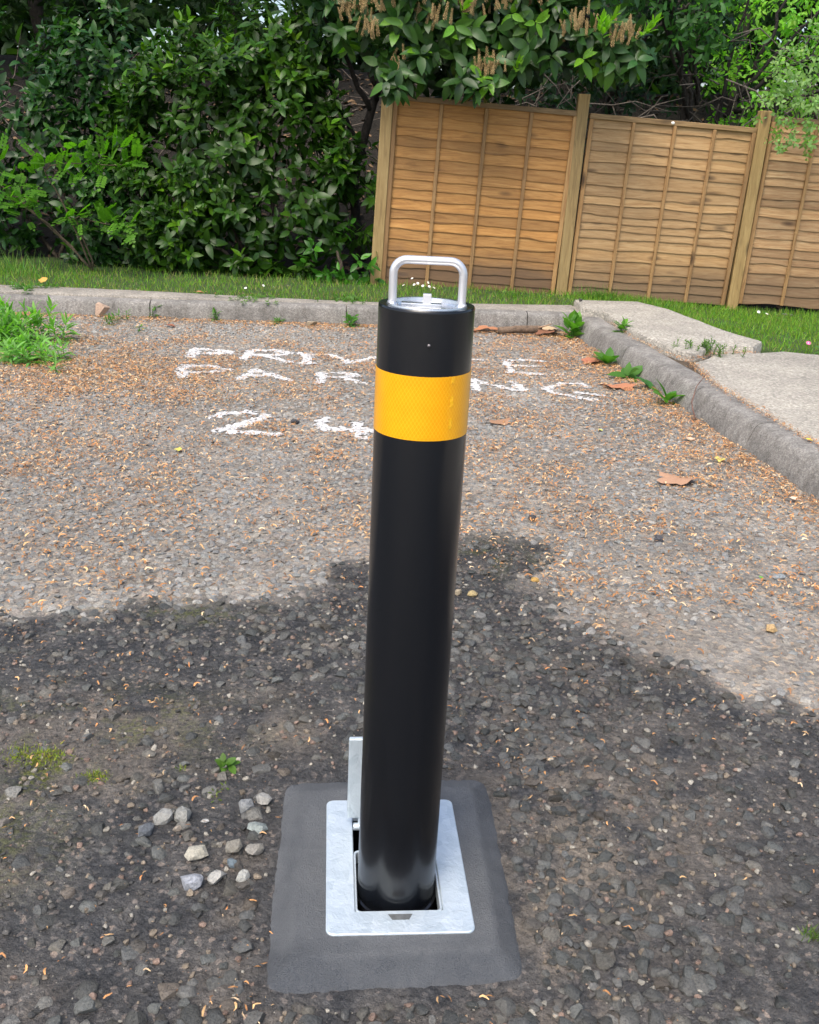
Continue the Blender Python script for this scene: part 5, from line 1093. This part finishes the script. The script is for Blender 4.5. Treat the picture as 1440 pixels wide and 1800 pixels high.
fallen('pale pink brown leaf near the right kerb beside the yellow one', 1.40, 4.62, .008, .07, (.55, .38, .28), 14, 1.0, True)
fallen('yellow leaf lying on top of the right kerb', 1.80, 4.22, .148, .045, (.66, .50, .05), 15, .8, True)
fallen('yellow leaf on the asphalt below the painted number', -1.03, 4.05, .008, .038, (.52, .46, .10), 16, 1.7)
fallen('small green leaf next to the grey stone at the right', 1.19, 2.96, .008, .025, (.12, .3, .05), 17, .3, True)
fallen('pale fallen leaf at the very right edge beneath the kerb', 1.62, 3.78, .01, .07, (.6, .45, .34), 18, 1.2, True)
stick = tag(empty('stick', (.78, 7.38, .03)), 'short thick broken brown stick lying by the back kerb', 'stick')
limb(stick, 'stick_wood', [(.60, 7.33, .035), (.75, 7.37, .045), (.93, 7.44, .04)], .026, .030, 9, (.16, .11, .075), 10, .008, 3); limb(stick, 'broken_twig', [(.9, 7.42, .05), (1.0, 7.36, .10)], .008, .003, 6, (.3, .2, .13), 6, .005, 4)
def loose(label, x, y, s, col, seed, z=None, flat=.62, wet=0., yaw=0., group=None):
    tv, tf = hull(30 if s < .04 else 10, flat, seed + (s > .04) * 7); c, q = math.cos(yaw), math.sin(yaw); col = tuple(.8 * k_ for k_ in col); v = tv * s; v = np.stack([v[:, 0] * c - v[:, 1] * q, v[:, 0] * q + v[:, 1] * c, v[:, 2]], 1)
    z = float(ground_h(np.array([x]), np.array([y]))[0]) if z is None else z
    o = link('loose_stone', sharp(np_mesh('loose_stone', v, tf, mat=M_stone, smooth=True, col=np.array(col), attrs={'wet': np.full(len(v), wet)}), 24)); o.location = (x, y, z - v[:, 2].min() * .72); tag(o, label, 'stone', group)
pale, greyb, tan_, blk = (.36, .36, .335), (.16, .175, .19), (.28, .26, .215), (.06, .06, .065)
for i, (lb, x, y, s, c, f, yw) in enumerate([
 ('blue grey stone leftmost of the loose cluster beside the mortar', -.492, 1.563, .022, greyb, .75, .9), ('pale topped stone touching the leftmost blue grey one', -.466, 1.603, .023, pale, .7, .6), ('mottled grey stone third from the left in the upper row', -.428, 1.612, .022, (.33, .33, .3), .75, 2.2),
 ('grey stone with white flecks next to the mortar corner', -.307, 1.648, .020, (.3, .31, .31), .8, .3), ('pale grey stone closest to the mortar top left corner', -.273, 1.673, .021, (.4, .39, .36), .65, 2.6), ('flat greenish grey stone against the mortar left edge', -.273, 1.589, .023, (.31, .35, .33), .45, -.1),
 ('cream jagged stone lying alone below the upper row', -.376, 1.501, .025, (.52, .49, .40), .6, .4), ('rough tan stone in the middle of the loose cluster', -.307, 1.527, .021, tan_, .65, .8), ('brown grey stone touching the mortar edge mid height', -.267, 1.522, .021, (.33, .31, .27), .65, .5),
 ('small dark blue stone below the rough tan one', -.304, 1.484, .015, (.18, .23, .26), .7, 2.0), ('whitish wedge stone in the lowest row of the cluster', -.324, 1.444, .022, (.47, .46, .42), .55, .6), ('two toned grey white stone lowest of the cluster', -.369, 1.422, .026, (.38, .40, .44), .6, .2),
 ('white blocky stone beside the mortar edge lowest right of the cluster', -.276, 1.446, .019, (.55, .55, .50), .75, 1.2), ('small flat white chip right of the upper row', -.383, 1.608, .010, (.55, .55, .52), .4, .1), ('small tan pebble under the upper row', -.432, 1.58, .011, (.45, .38, .3), .7, .7),
 ('amber pebble on the asphalt right of the bollard', .416, 2.854, .017, (.55, .33, .09), .6, .2), ('tan pebble beside the bollard', .164, 2.739, .017, (.40, .33, .22), .6, .7), ('yellowish pebble between the bollard and amber pebble', .208, 2.732, .018, (.48, .37, .18), .6, .1),
 ('pale orange stone alone on the light patch at the right', 1.095, 2.593, .020, (.62, .42, .2), .75, .4), ('grey blue stone lying at the right beside a green leaf', 1.254, 2.987, .027, (.28, .31, .32), .5, .1), ('black pebble behind the bollard to the right', .464, 3.421, .020, blk, .8, .2), ('dark grey pebble furthest right behind the bollard', .911, 3.272, .020, (.09, .09, .10), .75, .9),
 ('black pebble between the painted two and four', -.585, 4.601, .024, blk, .7, .1), ('large pink tan rock against the back kerb at the left', -2.40, 7.28, .10, (.52, .37, .27), .85, .3), ('round tan stone at the foot of the kerb left of the bollard', -.80, 7.28, .055, (.50, .40, .27), .65, .2),
 ('small black stone on the path slab near the kerb corner', 1.30, 8.02, .022, (.05, .045, .04), .7, .2)]):
    loose(lb, x, y, s, c, 700 + i, .186 if 'path slab' in lb else None, f, 0., yw)
# pine-thin dead stem hanging on the right kerb
tw = tag(empty('dead_stem', (1.47, 5.2, 0)), 'thin dead stem arching up the face of the right kerb', 'twig'); limb(tw, 'stem', [(1.50, 5.02, .01), (1.47, 5.06, .09), (1.53, 5.2, .17), (1.62, 5.35, .2)], .004, .002, 5, (.16, .09, .07), 12, .01, 9)
